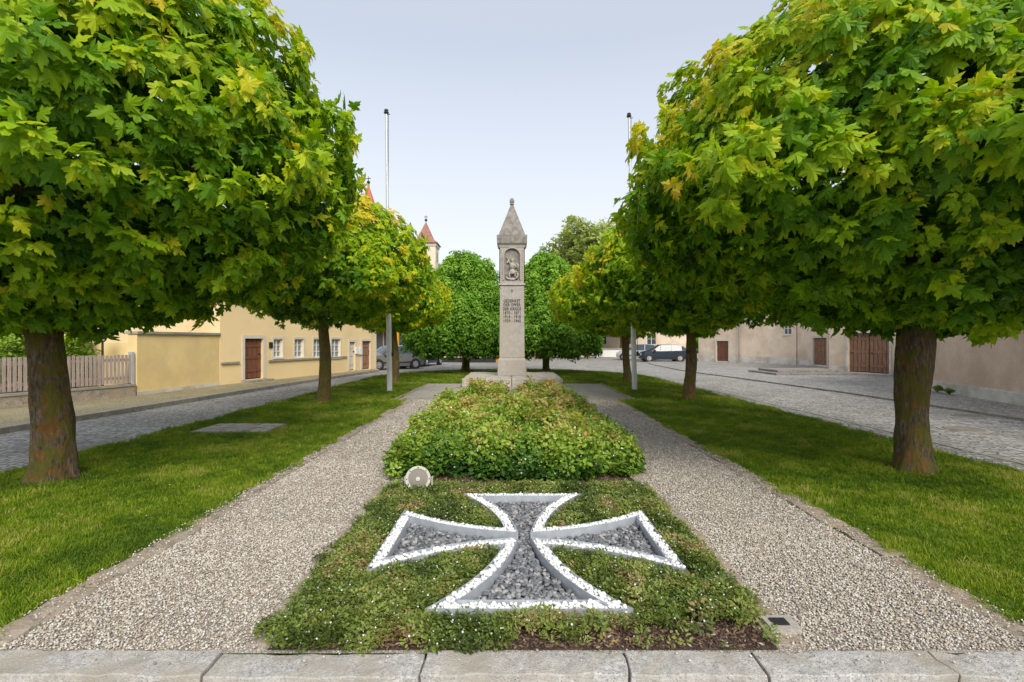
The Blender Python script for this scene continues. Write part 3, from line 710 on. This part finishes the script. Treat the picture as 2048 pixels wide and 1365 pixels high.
for i,(t,py) in enumerate((('GEDENKET',602),('DER OPFER',610),('DER KRIEGE',618),('1870 - 1871',626),('1914 - 1918',634),('1939 - 1945',642))):
    c=bpy.data.curves.new('inscription','FONT'); c.body=t; c.size=.165; c.extrude=.004; c.offset=.002; c.align_x='CENTER'; c.align_y='CENTER'; c.space_character=1.05
    ob=bpy.data.objects.new('inscription_%d'%i,c); ob.data.materials.append(M['text']); ob.rotation_euler=(math.radians(90),0,0)
    zz=zs(py); yy=YC-(.49-.02*(zz-zs(716))/(zs(570)-zs(716)))-.006
    ob.location=(mx,yy,zz); S.collection.objects.link(ob); ob.parent=mp
    bpy.context.view_layer.update(); w=ob.dimensions.x; k=.66/w if i!=2 else .71/w
    ob.scale=(min(k,1.15),1,1)
g=MB(); zz=zs(582); g.box(-.008,.008,YC-.487,YC-.47,zz-.07,zz+.07,'text'); g.box(-.035,.035,YC-.486,YC-.472,zz+.015,zz+.03,'text'); g.obj('incised_cross',mp)

# ---------------------------------------------------------------- flagpoles
def flagpole(x,y,topz,lx):
    e=empty('flagpole'); g=MB()
    f=lambda z:(x+lx*z/topz,y,z)
    g.tube([f(0),f(2.6)],[.085,.083],'white',16); g.tube([f(2.6),f(topz)],[.060,.038],'pole',14)
    g.tube([f(0),f(.03)],[.17,.17],'kerb',16)
    g.obj('pole',e,smooth=False)
    g=MB(); t=f(topz); g.tube([t,(t[0],t[1],topz+.05),(t[0],t[1],topz+.09)],[.05,.085,.06],'dark',12); g.ell((t[0],t[1],topz+.12),(.07,.07,.05),'dark')
    g.tube([(t[0],t[1],topz-.02),(t[0]+.12,t[1],topz-.0)],[.015,.015],'dark',6)
    g.tube([(t[0]+.07,t[1],topz),(t[0]+.065,t[1],topz*.6),(x+.11,y,1.3)],[.009]*3,'dark',5)
    g.box(x+.07,x+.13,y-.03,y+.03,1.15,1.3,'dark'); g.obj('cap_and_halyard',e)
flagpole(-3.99,16.7,9.05,-.11); flagpole(4.12,17.2,9.15,-.19)

# ---------------------------------------------------------------- floodlight
e=empty('floodlight'); Lc=Vector((-1.0,5.45,.185)); d=Vector((.14,-1,.16)).normalized()
g=MB(); g.lathe(Lc,d,[(-.20,.001),(-.20,.04),(-.17,.07),(-.10,.10),(-.05,.118),(.0,.125),(.0,.132),(.03,.134),(.036,.128),(.036,.108),(.026,.100)],'lamp')
g.lathe(Lc,d,[(-.08,.112),(-.08,.125),(-.07,.125),(-.07,.112)],'lamp'); g.lathe(Lc,d,[(-.12,.09),(-.12,.112),(-.11,.112),(-.11,.09)],'lamp')
g.obj('housing',e,smooth=False)
g=MB(); g.lathe(Lc,d,[(.026,.100),(.030,.06),(.032,.001)],'lensd'); g.lathe(Lc,d,[(.033,.022),(.038,.022),(.040,.001)],'lamp',20)
t1=d.orthogonal().normalized(); t2=d.cross(t1)
for k in range(8):
    a=k*math.pi/4; q=Lc+d*.037+(t1*math.cos(a)+t2*math.sin(a))*.118; g.ell(q,(.007,.007,.007),'dark',6,4)
g.obj('lens',e)
g=MB(); 
for s in (-1,1): g.box(Lc.x+s*.145-.006,Lc.x+s*.145+.006,Lc.y+.02,Lc.y+.06,.02,.20,'lamp')
g.box(Lc.x-.151,Lc.x+.151,Lc.y+.02,Lc.y+.06,.012,.0195,'lamp'); g.tube([(Lc.x-.145,Lc.y+.04,.18),(Lc.x+.145,Lc.y+.04,.18)],[.008,.008],'dark',6); g.tube([(Lc.x,Lc.y+.04,-.05),(Lc.x,Lc.y+.04,.02)],[.03,.03],'dark',8); g.obj('bracket',e)

# ---------------------------------------------------------------- buildings
class Facade:
    def __init__(s,p,q,parent):
        s.p=Vector(p); s.q=Vector(q); s.L=(s.q-s.p).length; s.u=(s.q-s.p)/s.L
        n=Vector((-s.u.y,s.u.x)); mid=(s.p+s.q)/2
        if n.dot(-mid)<0: n=-n
        s.n=n; s.parent=parent
    def P(s,a,d,z):
        v=s.p+s.u*a+s.n*d; return (v.x,v.y,z)
    def s_at(s,px):
        k=(px-1024)/F
        return (k*s.p.y-s.p.x)/(s.u.x-k*s.u.y)
    def Y_at(s,px): return (s.p+s.u*s.s_at(px)).y
    def wall(s,z0,z1,ops,k,name='wall',plinth=None,depth=.15):
        g=MB(); ss=sorted({0,s.L}|{o[0] for o in ops}|{o[1] for o in ops}); zz=sorted({z0,z1}|{o[2] for o in ops}|{o[3] for o in ops}|({plinth[0]} if plinth else set()))
        for i in range(len(ss)-1):
            for j in range(len(zz)-1):
                cs=(ss[i]+ss[i+1])/2; cz=(zz[j]+zz[j+1])/2
                if any(o[0]<cs<o[1] and o[2]<cz<o[3] for o in ops): continue
                kk=plinth[1] if plinth and cz<plinth[0] else k
                g.poly([s.P(ss[i],0,zz[j]),s.P(ss[i+1],0,zz[j]),s.P(ss[i+1],0,zz[j+1]),s.P(ss[i],0,zz[j+1])],kk)
        for a,b,c,d in [o[:4] for o in ops]:
            for (q,w) in (((a,c),(a,d)),((a,d),(b,d)),((b,d),(b,c)),((b,c),(a,c))):
                g.poly([s.P(q[0],0,q[1]),s.P(w[0],0,w[1]),s.P(w[0],-depth,w[1]),s.P(q[0],-depth,q[1])],k)
        g.obj(name,s.parent)
    def fb(s,g,a,b,d0,d1,z0,z1,k): g.box(a,b,d0,d1,z0,z1,k,lambda x,y,z:s.P(x,y,z))
    def pipe(s,px,h,k='door'):
        g=MB(); a=s.s_at(px); p=s.P(a,.12,0); g.tube([(p[0],p[1],-.05),(p[0],p[1],h)],[.055,.055],k,8)
        for z in (.5,2.0): s.fb(g,a-.07,a+.07,0,.13,z,z+.04,k)
        g.obj('downpipe',s.parent)
    def window(s,a,b,c,d,glass='glass',nx=2,nz=2,frame='white',depth=.12):
        g=MB(); g.poly([s.P(a,-depth,c),s.P(b,-depth,c),s.P(b,-depth,d),s.P(a,-depth,d)],glass)
        t=.055; f0,f1=-depth+.002,-depth+.05
        s.fb(g,a,a+t,f0,f1,c,d,frame); s.fb(g,b-t,b,f0,f1,c,d,frame); s.fb(g,a+t,b-t,f0,f1,c,c+t,frame); s.fb(g,a+t,b-t,f0,f1,d-t,d,frame)
        for i in range(1,nx): x=a+(b-a)*i/nx; s.fb(g,x-.03,x+.03,f0,f1-.004,c+t,d-t,frame)
        for i in range(1,nz): z=c+(d-c)*i/nz; s.fb(g,a+t,b-t,f0,f1-.01,z-.018,z+.018,frame)
        s.fb(g,a-.05,b+.05,0.0,.06,c-.06,c,'cream')
        g.obj('window',s.parent)
    def door(s,a,b,c,d,k='door',surround='cream',planks=4,depth=.12):
        g=MB(); g.poly([s.P(a,-depth,c),s.P(b,-depth,c),s.P(b,-depth,d),s.P(a,-depth,d)],'dark')
        w=(b-a)/planks
        for i in range(planks):
            s.fb(g,a+i*w+.014,a+(i+1)*w-.014,-depth+.002,-depth+.03,c+.05,d-.05,k)
        for z in (c+.3,(c+d)/2,d-.35): s.fb(g,a+.03,b-.03,-depth+.031,-depth+.05,z,z+.1,k)
        if surround:
            s.fb(g,a-.14,a,0.002,.03,c,d+.14,surround); s.fb(g,b,b+.14,.002,.03,c,d+.14,surround); s.fb(g,a,b,.002,.03,d,d+.14,surround)
        s.fb(g,a+(b-a)*.85,a+(b-a)*.85+.05,-depth+.03,-depth+.09,c+1.0,c+1.05,'dark')
        g.obj('door',s.parent)
    def body(s,z1,dep,k,roofk='tile',rise=2.0,ends=True):
        g=MB()
        for (a,b) in (((0,0),(0,-dep)),((0,-dep),(s.L,-dep)),((s.L,-dep),(s.L,0))):
            g.poly([s.P(a[0],a[1],-.1),s.P(b[0],b[1],-.1),s.P(b[0],b[1],z1),s.P(a[0],a[1],z1)],k)
        for a in (0,s.L): g.poly([s.P(a,0,z1),s.P(a,-dep,z1),s.P(a,-dep/2,z1+rise)],k)
        g.obj('rear_walls',s.parent)
        g=MB(); o=.35
        for (d0,d1) in ((o,-dep/2),(-dep-o,-dep/2)):
            zl=z1-o*rise/(dep/2)+.03
            P4=[s.P(-.2,d0,zl),s.P(s.L+.2,d0,zl),s.P(s.L+.2,d1,z1+rise+.03),s.P(-.2,d1,z1+rise+.03)]
            g.poly(P4,roofk); g.poly([(x,y,z+.12) for x,y,z in P4],roofk)
            g.poly([P4[0],P4[1],(P4[1][0],P4[1][1],P4[1][2]+.12),(P4[0][0],P4[0][1],P4[0][2]+.12)],roofk)
        g.obj('roof',s.parent)
yh=empty('yellow_house'); fa=Facade((-10.95,19.2),(-8.0,30.2),yh)
ops=[];wins=[]
d1=(fa.s_at(489),fa.s_at(511)); d1=(d1[0],d1[0]+max(1.0,d1[1]-d1[0])); Y=fa.Y_at(500); dd1=(d1[0],d1[1],.1,zpx(677,Y)); ops.append(dd1)
for px in (556,598,636,672):
    w=9; a,b=fa.s_at(px-w),fa.s_at(px+w); Y=fa.Y_at(px); o_=(a,b,zpx(715,Y),zpx(678,Y)); ops.append(o_); wins.append(o_)
a,b=fa.s_at(699),fa.s_at(710); Y=fa.Y_at(704); dd2=(a,b,.06,zpx(684,Y)); ops.append(dd2)
a,b=fa.s_at(724),fa.s_at(741); Y=fa.Y_at(732); dd3=(a,b,.05,zpx(682,Y)); ops.append(dd3)
fa.wall(-.05,3.9,ops,'yel'); 
for w in wins: fa.window(*w,glass='curt',nx=2,nz=3)
fa.door(*dd1,'door'); fa.door(*dd2,'cream','cream',2); fa.door(*dd3,'wood','cream',5)
g=MB(); zb=.78
fa.fb(g,d1[1]+.3,dd2[0]-.3,.003,.07,zb,zb+.07,'kerb'); fa.fb(g,0.02,d1[0]-.3,.003,.07,zb,zb+.07,'kerb')
fa.fb(g,-.1,fa.L+.1,.003,.22,3.6,3.88,'cream'); fa.fb(g,d1[0]-.2,d1[1]+.2,.03,.4,-.05,.08,'kerb')
fa.fb(g,dd2[1]+.35,dd2[1]+.6,.0,.10,.9,1.3,'white')
fa.fb(g,d1[1]+.35,d1[1]+.55,.0,.04,1.35,1.6,'dark'); fa.fb(g,dd3[0]-.75,dd3[0]-.5,.0,.12,.95,1.3,'white')
for w in wins:
    a,b,c_,d_=w; fa.fb(g,a-.1,a,.003,.025,c_,d_+.1,'cream'); fa.fb(g,b,b+.1,.003,.025,c_,d_+.1,'cream'); fa.fb(g,a,b,.003,.025,d_,d_+.1,'cream')
g.obj('trim',yh)
fa.body(3.9,7,'yel')
bh=empty('beige_house'); fb_=Facade((-30,22.6),(-11.9,23.6),bh)
bo=[]
for k in range(4):
    a=3+k*3.6; bo.append((a,a+1.1,.9,2.3))
fb_.wall(-.05,4.2,bo,'beige')
for o_ in bo: fb_.window(*o_)
g=MB(); fb_.fb(g,0,fb_.L,.003,.20,3.05,3.2,'cream'); fb_.fb(g,0,fb_.L,.003,.12,2.92,3.05,'gran')
i=0
while i*.35<fb_.L-.3: fb_.fb(g,i*.35+.08,i*.35+.22,.12,.18,2.78,2.92,'cream'); i+=1
g.obj('cornice',bh); fb_.pipe(421,4.0)
fb_.body(4.2,7,'beige')
gw=empty('garden_wall'); p,q=(-11.35,15.5),(-10.97,19.19); fw=Facade(p,q,gw)
g=MB(); fw.fb(g,0,fw.L,-.3,0,-.05,1.86,'yel2'); fw.fb(g,0,.0+fw.L,-.003-.28,.012,-.04,.10,'plinth'); g.obj('wall_body',gw)
g=MB(); fw.fb(g,-.04,fw.L,-.36,.06,1.862,1.95,'kerb'); g.obj('coping',gw,bevel=.01)
g=MB(); g.box(-14.6,-11.36,15.6,15.85,-.05,1.6,'yel2'); g.obj('return_wall',gw)
fe=empty('picket_fence'); ff=Facade((-13.2,9.6),(-11.33,15.42),fe)
g=MB(); ff.fb(g,0,ff.L,-.26,0,-.05,.30,'edge'); ff.fb(g,0,ff.L,-.28,.025,.302,.36,'kerb'); g.obj('stone_base',fe)
g=MB(); s=.03
while s<ff.L-.1:
    h=1.24+random.uniform(-.012,.012); ff.fb(g,s,s+.068,-.10,-.075,.40,h,'fence'); s+=.108
for z in (.52,1.05): ff.fb(g,0,ff.L,-.145,-.102,z,z+.08,'fence')
for s in (0.0,2.0,4.0): ff.fb(g,s,s+.1,-.26,-.148,.36,1.25,'fence')
ff.fb(g,ff.L-.08,ff.L,-.2,-.05,.30,1.32,'cars'); g.obj('pickets',fe)
e=empty('street_lamp'); ly=14.9; lx=unpx(205,ly); zl=zpx(684,ly)
g=MB(); g.tube([(lx,ly,-.03),(lx,ly,.2),(lx,ly,.22),(lx,ly,zl)],[.07,.06,.035,.03],'dark',10); g.obj('post',e)
g=MB(); g.tube([(lx,ly,zl),(lx,ly,zl+.04)],[.05,.08],'dark',6); g.tube([(lx,ly,zl+.04),(lx,ly,zl+.26)],[.08,.15],'lens',6)
for k in range(6):
    a=k*math.pi/3
    g.tube([(lx+.083*math.cos(a),ly+.083*math.sin(a),zl+.04),(lx+.153*math.cos(a),ly+.153*math.sin(a),zl+.26)],[.012,.012],'dark',5)
g.tube([(lx,ly,zl+.26),(lx,ly,zl+.28),(lx,ly,zl+.40),(lx,ly,zl+.46)],[.20,.19,.06,.02],'dark',6); g.ell((lx,ly,zl+.48),(.025,.025,.03),'dark',8,6); g.obj('lantern',e)
def shrub(x,y,r,h,n,coll=C_shrub,name='garden_shrub',sc=1.,base=.3):
    P=[];T=[];R=[]
    for i in range(n):
        a=random.random()*6.283; ct=random.uniform(-.6,1); st=math.sqrt(1-ct*ct); q=random.random()**.35*(1+.2*noise.noise(Vector((math.cos(a)*2,math.sin(a)*2,ct*2+x))))
        P.append((x+r*q*st*math.cos(a),y+r*q*st*math.sin(a),h*.5+h*.5*q*ct)); R.append((random.gauss(0,.5),random.gauss(0,.5),random.uniform(0,6.28))); T.append(base+.5*ct*q+random.gauss(0,.18))
    e=empty(name); g=MB()
    for k in range(6):
        a=k; g.tube([(x,y,-.02),(x+r*.4*math.cos(a),y+r*.4*math.sin(a),h*.5),(x+r*.6*math.cos(a),y+r*.6*math.sin(a),h*.85)],[.03,.02,.008],'bark',5)
    g.obj('stems',e); scatter('foliage',coll,P,R,rng.uniform(.7,1.3,n)*sc,T,e)
random.seed(3)
shrub(-16.2,16.5,1.2,2.0,650,base=.5); shrub(-13.9,14.4,.65,1.85,340,base=.5); shrub(-12.9,15.1,.45,1.9,200,base=.5); shrub(-15.2,13.2,.7,1.7,300,base=.5)
for x,y,h in ((13.9,16.2,.10),(14.1,16.9,.12)): shrub(x-.06,y,.13,h,30,name='weed_clump',sc=.45)
ph=empty('pink_house'); f1=Facade((11.3,5.5),(14.75,18.2),ph); f1.wall(-.1,4.4,[],'pink',plinth=(.28,'plinth')); 
g=MB(); f1.fb(g,0,f1.L,.003,.05,-.1,.26,'plinth'); f1.fb(g,0,f1.L,.003,.2,4.15,4.38,'cream'); g.obj('plinth',ph); f1.body(4.4,8,'pink')
lh=empty('barn_house'); f2=Facade((19.3,24.6),(17.7,28.6),lh)
a,b=f2.s_at(1779),f2.s_at(1697); o_=(a,b,.0,zpx(666,26.5)); f2.wall(-.1,4.5,[o_],'pale',plinth=(.3,'plinth')); 
mid=(a+b)/2; f2.door(a,mid-.01,.0,o_[3],'wood',None,5); f2.door(mid+.01,b,.0,o_[3],'wood',None,5); f2.body(4.5,7,'pale')
g=MB(); f2.fb(g,a-.12,a,.003,.05,-.05,o_[3]+.14,'plinth'); f2.fb(g,b,b+.12,.003,.05,-.05,o_[3]+.14,'plinth'); f2.fb(g,a,b,.003,.05,o_[3],o_[3]+.14,'plinth'); g.obj('door_surround',lh)
ch=empty('courtyard_wall'); f3=Facade((14.8,18.25),(19.25,24.5),ch); g=MB(); f3.fb(g,0,f3.L,-.3,0,-.1,2.6,'pale'); f3.fb(g,-.02,f3.L,-.36,.06,2.602,2.72,'tile'); g.obj('wall_body',ch)
mh=empty('pale_house'); f4=Facade((20.9,33.6),(20.4,36.6),mh); a,b=f4.s_at(1655),f4.s_at(1627); a,b=min(a,b),max(a,b); a=max(a,.3); b=min(b,f4.L-.3)
o_=(a,b,.05,zpx(676,35)); f4.wall(-.1,4.6,[o_],'pale',plinth=(.35,'plinth')); f4.door(*o_,'wood','cream',4); f4.body(4.6,7,'pale')
nh=empty('terrace_house'); f5=Facade((20.35,36.65),(15.9,43.6),nh)
ops=[]; wl=[]
a,b=sorted((f5.s_at(1457),f5.s_at(1433))); dd=(a,b,.02,zpx(682,f5.Y_at(1445))); ops.append(dd)
for px in (1575,1405):
    a,b=sorted((f5.s_at(px+8),f5.s_at(px-8))); o_=(a,b,2.1,3.0); ops.append(o_); wl.append(o_)
f5.wall(-.1,4.6,ops,'pale',plinth=(.45,'plinth')); f5.door(*dd,'door','cream',3)
for o_ in wl: f5.window(*o_,nx=2,nz=2)
f5.body(4.6,8,'pale'); f5.pipe(1480,4.4,'kerb')
g=MB()
for i,(x0,x1,y0,y1,z) in enumerate(((13.2,17.3,25.6,28.6,.04),(13.6,16.9,26.2,28.3,.16))): g.box(x0,x1,y0,y1,-.1,z,'mondark')
g.obj('stone_steps',bevel=.02)
sh=empty('shop_building'); f6=Facade((-12.5,44),(-1.3,41.5),sh); ops=[]
x=.6
while x<f6.L-2: ops.append((x,x+1.9,.35,2.5)); x+=2.15
f6.wall(-.1,3.3,ops,'dark'); 
for o_ in ops: f6.window(*o_,nx=2,nz=1,frame='orange',depth=.08)
f6.body(3.3,9,'orange','tile',1.5)
g=MB(); f6.fb(g,-.2,f6.L+.2,.01,.9,2.75,2.95,'orange'); 
for s in (.3,3.2,6.1,9.0): f6.fb(g,s,s+.16,.7,.86,-.1,2.75,'orange')
g.obj('canopy',sh)
g=MB(); g.box(3.5,16,56,56.3,-.1,.75,'white'); g.box(3.4,16.1,55.9,56.4,.752,.86,'kerb'); g.obj('low_wall')
for nm,p,q,h,k in (('far_house',(-9,52),(3,55),3.6,'beige'),('far_house',(6,66),(22,62),4.2,'pale')):
    e=empty(nm); f=Facade(p,q,e); ops=[(i,i+1.1,1.2,2.6) for i in range(2,int(f.L)-2,3)]; f.wall(-.1,h,ops,k)
    for o_ in ops: f.window(*o_)
    f.body(h,8,k,'tile',2.0)
def tower(x,y,w,zb,za,k,name='church_tower'):
    e=empty(name); h=w/2; g=MB(); g.box(x-h,x+h,y-h,y+h,-.1,zb-.5,'pale'); g.obj('shaft',e)
    g=MB(); g.box(x-h-.15,x+h+.15,y-h-.15,y+h+.15,zb-.498,zb,'cream'); 
    g.box(x-h*.25,x+h*.25,y-h-.02,y-h+.1,zb-3.0,zb-1.4,'dark'); g.box(x+h-.1,x+h+.02,y-h*.25,y+h*.25,zb-3.0,zb-1.4,'dark'); g.obj('belfry',e)
    g=MB(); b=h+.45; t=[(x-b,y-b,zb+.002),(x+b,y-b,zb+.002),(x+b,y+b,zb+.002),(x-b,y+b,zb+.002)]; c=h*.72; zm=zb+(za-zb)*.2
    t2=[(x-c,y-c,zm),(x+c,y-c,zm),(x+c,y+c,zm),(x-c,y+c,zm)]
    for i in range(4):
        j=(i+1)%4; g.poly([t[i],t[j],t2[j],t2[i]],k); g.poly([t2[i],t2[j],(x,y,za)],k)
    g.poly(t,k); g.obj('spire',e)
    g=MB(); g.tube([(x,y,za-.2),(x,y,za+1.1)],[.07,.04],'dark',6); g.ell((x,y,za+.25),(.25,.25,.25),'dark',10,8); g.box(x-.35,x+.35,y-.02,y+.02,za+.75,za+.85,'dark'); g.obj('weather_vane',e)
tower(unpx(852,90),90,3.9,zpx(490,90),zpx(443,90),'brnroof')
tower(unpx(737,75),75,3.6,zpx(445,75),zpx(368,75),'redroof')

# ---------------------------------------------------------------- cars
def car(x,y,head,paint):
    e=empty('parked_car',(x,y,-.10)); e.rotation_euler=(0,0,head)
    st=[(-2.0,.40,.62,.64,.66),(-1.95,.25,.88,.92,.76),(-1.72,.22,.93,1.22,.82),(-1.42,.22,.94,1.41,.84),(-.62,.20,.92,1.47,.85),(-.55,.20,.92,1.47,.85),(.30,.20,.90,1.44,.85),(.36,.20,.90,1.42,.85),(1.02,.20,.90,1.00,.84),(1.65,.22,.80,.84,.80),(1.92,.26,.66,.68,.72),(2.0,.36,.56,.58,.60)]
    g=MB(); rows=[]
    for (xx,zb,zl,zr,w) in st:
        cab=zr-zl>.15; wt=w*(.74 if cab else .9)
        half=[(w*.93,zb),(w,zb+(zl-zb)*.45),(w*.97,zl),(wt,zr-.03),(wt*.6,zr+.01)]
        rows.append([(-a,b) for a,b in half[::1]]+[(a,b) for a,b in half[::-1]])
    idx=[]
    for r,(xx,*_) in zip(rows,st):
        idx.append(len(g.v)); g.v+=[(xx,a,b) for a,b in r]
    n=10
    for i in range(len(st)-1):
        for t in range(n):
            a=idx[i]+t; b=idx[i]+(t+1)%n; c=idx[i+1]+(t+1)%n; d=idx[i+1]+t
            k=paint
            wide=st[i+1][0]-st[i][0]>.1
            if t in (2,6) and 2<=i<=7 and wide: k='glass'
            if t in (3,4,5) and (i==7 or i in (1,2)): k='glass'
            if t in (2,6) and i==7: k='glass'
            if t==9: k='dark'
            g.f.append([a,b,c,d]); g.m.append(g.mi(k))
    g.f.append([idx[0]+t for t in range(n)]); g.m.append(g.mi(paint)); g.f.append([idx[-1]+t for t in range(n)][::-1]); g.m.append(g.mi(paint))
    g.obj('body',e)
    g=MB()
    for s in (-1,1):
        for xx in (-1.25,1.28):
            g.tube([(xx,s*.66,.31),(xx,s*.845,.31)],[.36,.36],'dark',22)
            g.tube([(xx,s*.70,.31),(xx,s*.875,.31)],[.31,.31],'rubber',22); g.tube([(xx,s*.87,.31),(xx,s*.885,.31)],[.2,.19],'hub',14)
            for q in range(5):
                a=q*1.257; g.tube([(xx,s*.887,.31),(xx+.17*math.cos(a),s*.887,.31+.17*math.sin(a))],[.025,.02],'hub',5)
    g.obj('wheels',e)
    g=MB()
    for s in (-1,1):
        g.box(-1.99,-1.86,s*.66-.09,s*.66+.09,.68,.95,'red'); g.box(1.78,1.965,s*.58-.12,s*.58+.12,.56,.70,'lens'); g.box(.75,.92,s*.92-.08,s*.92+.08,.90,1.03,paint)
        g.box(-1.5,1.5,s*.852-.006,s*.852+.006,.42,.47,'dark'); g.box(-.3,-.15,s*.86-.008,s*.86+.008,.78,.81,paint)
    g.box(-2.03,-1.98,-.26,.26,.46,.58,'white'); g.box(1.985,2.02,-.26,.26,.36,.47,'white'); g.box(1.9,2.01,-.45,.45,.38,.5,'dark')
    g.obj('lights_and_trim',e)
car(unpx(782,32.0),32.0,math.radians(222),'carg'); car(unpx(845,36.5),36.5,math.radians(76),'carb')
car(unpx(1325,43.5),43.5,math.radians(176),'cark'); car(unpx(1278,47),47,math.radians(160),'cars')

# ---------------------------------------------------------------- light, world, camera
w=bpy.data.worlds.new('World'); S.world=w; w.use_nodes=True; nt=w.node_tree; nt.nodes.clear()
sv=Vector((.24,-.74,.66)).normalized(); el=math.asin(sv.z); az=math.atan2(sv.x,sv.y)
sky=N(nt,'ShaderNodeTexSky'); sky.sky_type='NISHITA'; sky.sun_disc=False; sky.sun_elevation=el; sky.sun_rotation=az; sky.dust_density=1.5; sky.air_density=1.0
b1=N(nt,'ShaderNodeBackground'); b1.inputs[1].default_value=.15; nt.links.new(sky.outputs[0],b1.inputs[0])
b2=N(nt,'ShaderNodeBackground'); b2.inputs[0].default_value=(.825,.865,.935,1); b2.inputs[1].default_value=1.18
tc=N(nt,'ShaderNodeTexCoord'); sp=N(nt,'ShaderNodeSeparateXYZ'); nt.links.new(tc.outputs['Generated'],sp.inputs[0])
hz=ramp(nt,[(0,(.98,)*3),(.15,(.94,)*3),(.5,(.55,)*3),(1,(.65,)*3)],sp.outputs[2])
mx_=N(nt,'ShaderNodeMixShader'); nt.links.new(hz,mx_.inputs[0]); nt.links.new(b1.outputs[0],mx_.inputs[1]); nt.links.new(b2.outputs[0],mx_.inputs[2])
wo=N(nt,'ShaderNodeOutputWorld'); nt.links.new(mx_.outputs[0],wo.inputs[0])
sl=bpy.data.lights.new('sun','SUN'); sl.energy=3.6; sl.angle=math.radians(28); sl.color=(1,.95,.86)
so=bpy.data.objects.new('sun',sl); S.collection.objects.link(so); so.rotation_euler=(-sv).to_track_quat('-Z','Y').to_euler()
cd=bpy.data.cameras.new('camera'); cd.lens=18; cd.sensor_width=36; cd.clip_end=5000; cd.clip_start=.05
co=bpy.data.objects.new('camera',cd); co.location=(0,0,H); co.rotation_euler=(math.radians(90),0,0); S.collection.objects.link(co); S.camera=co
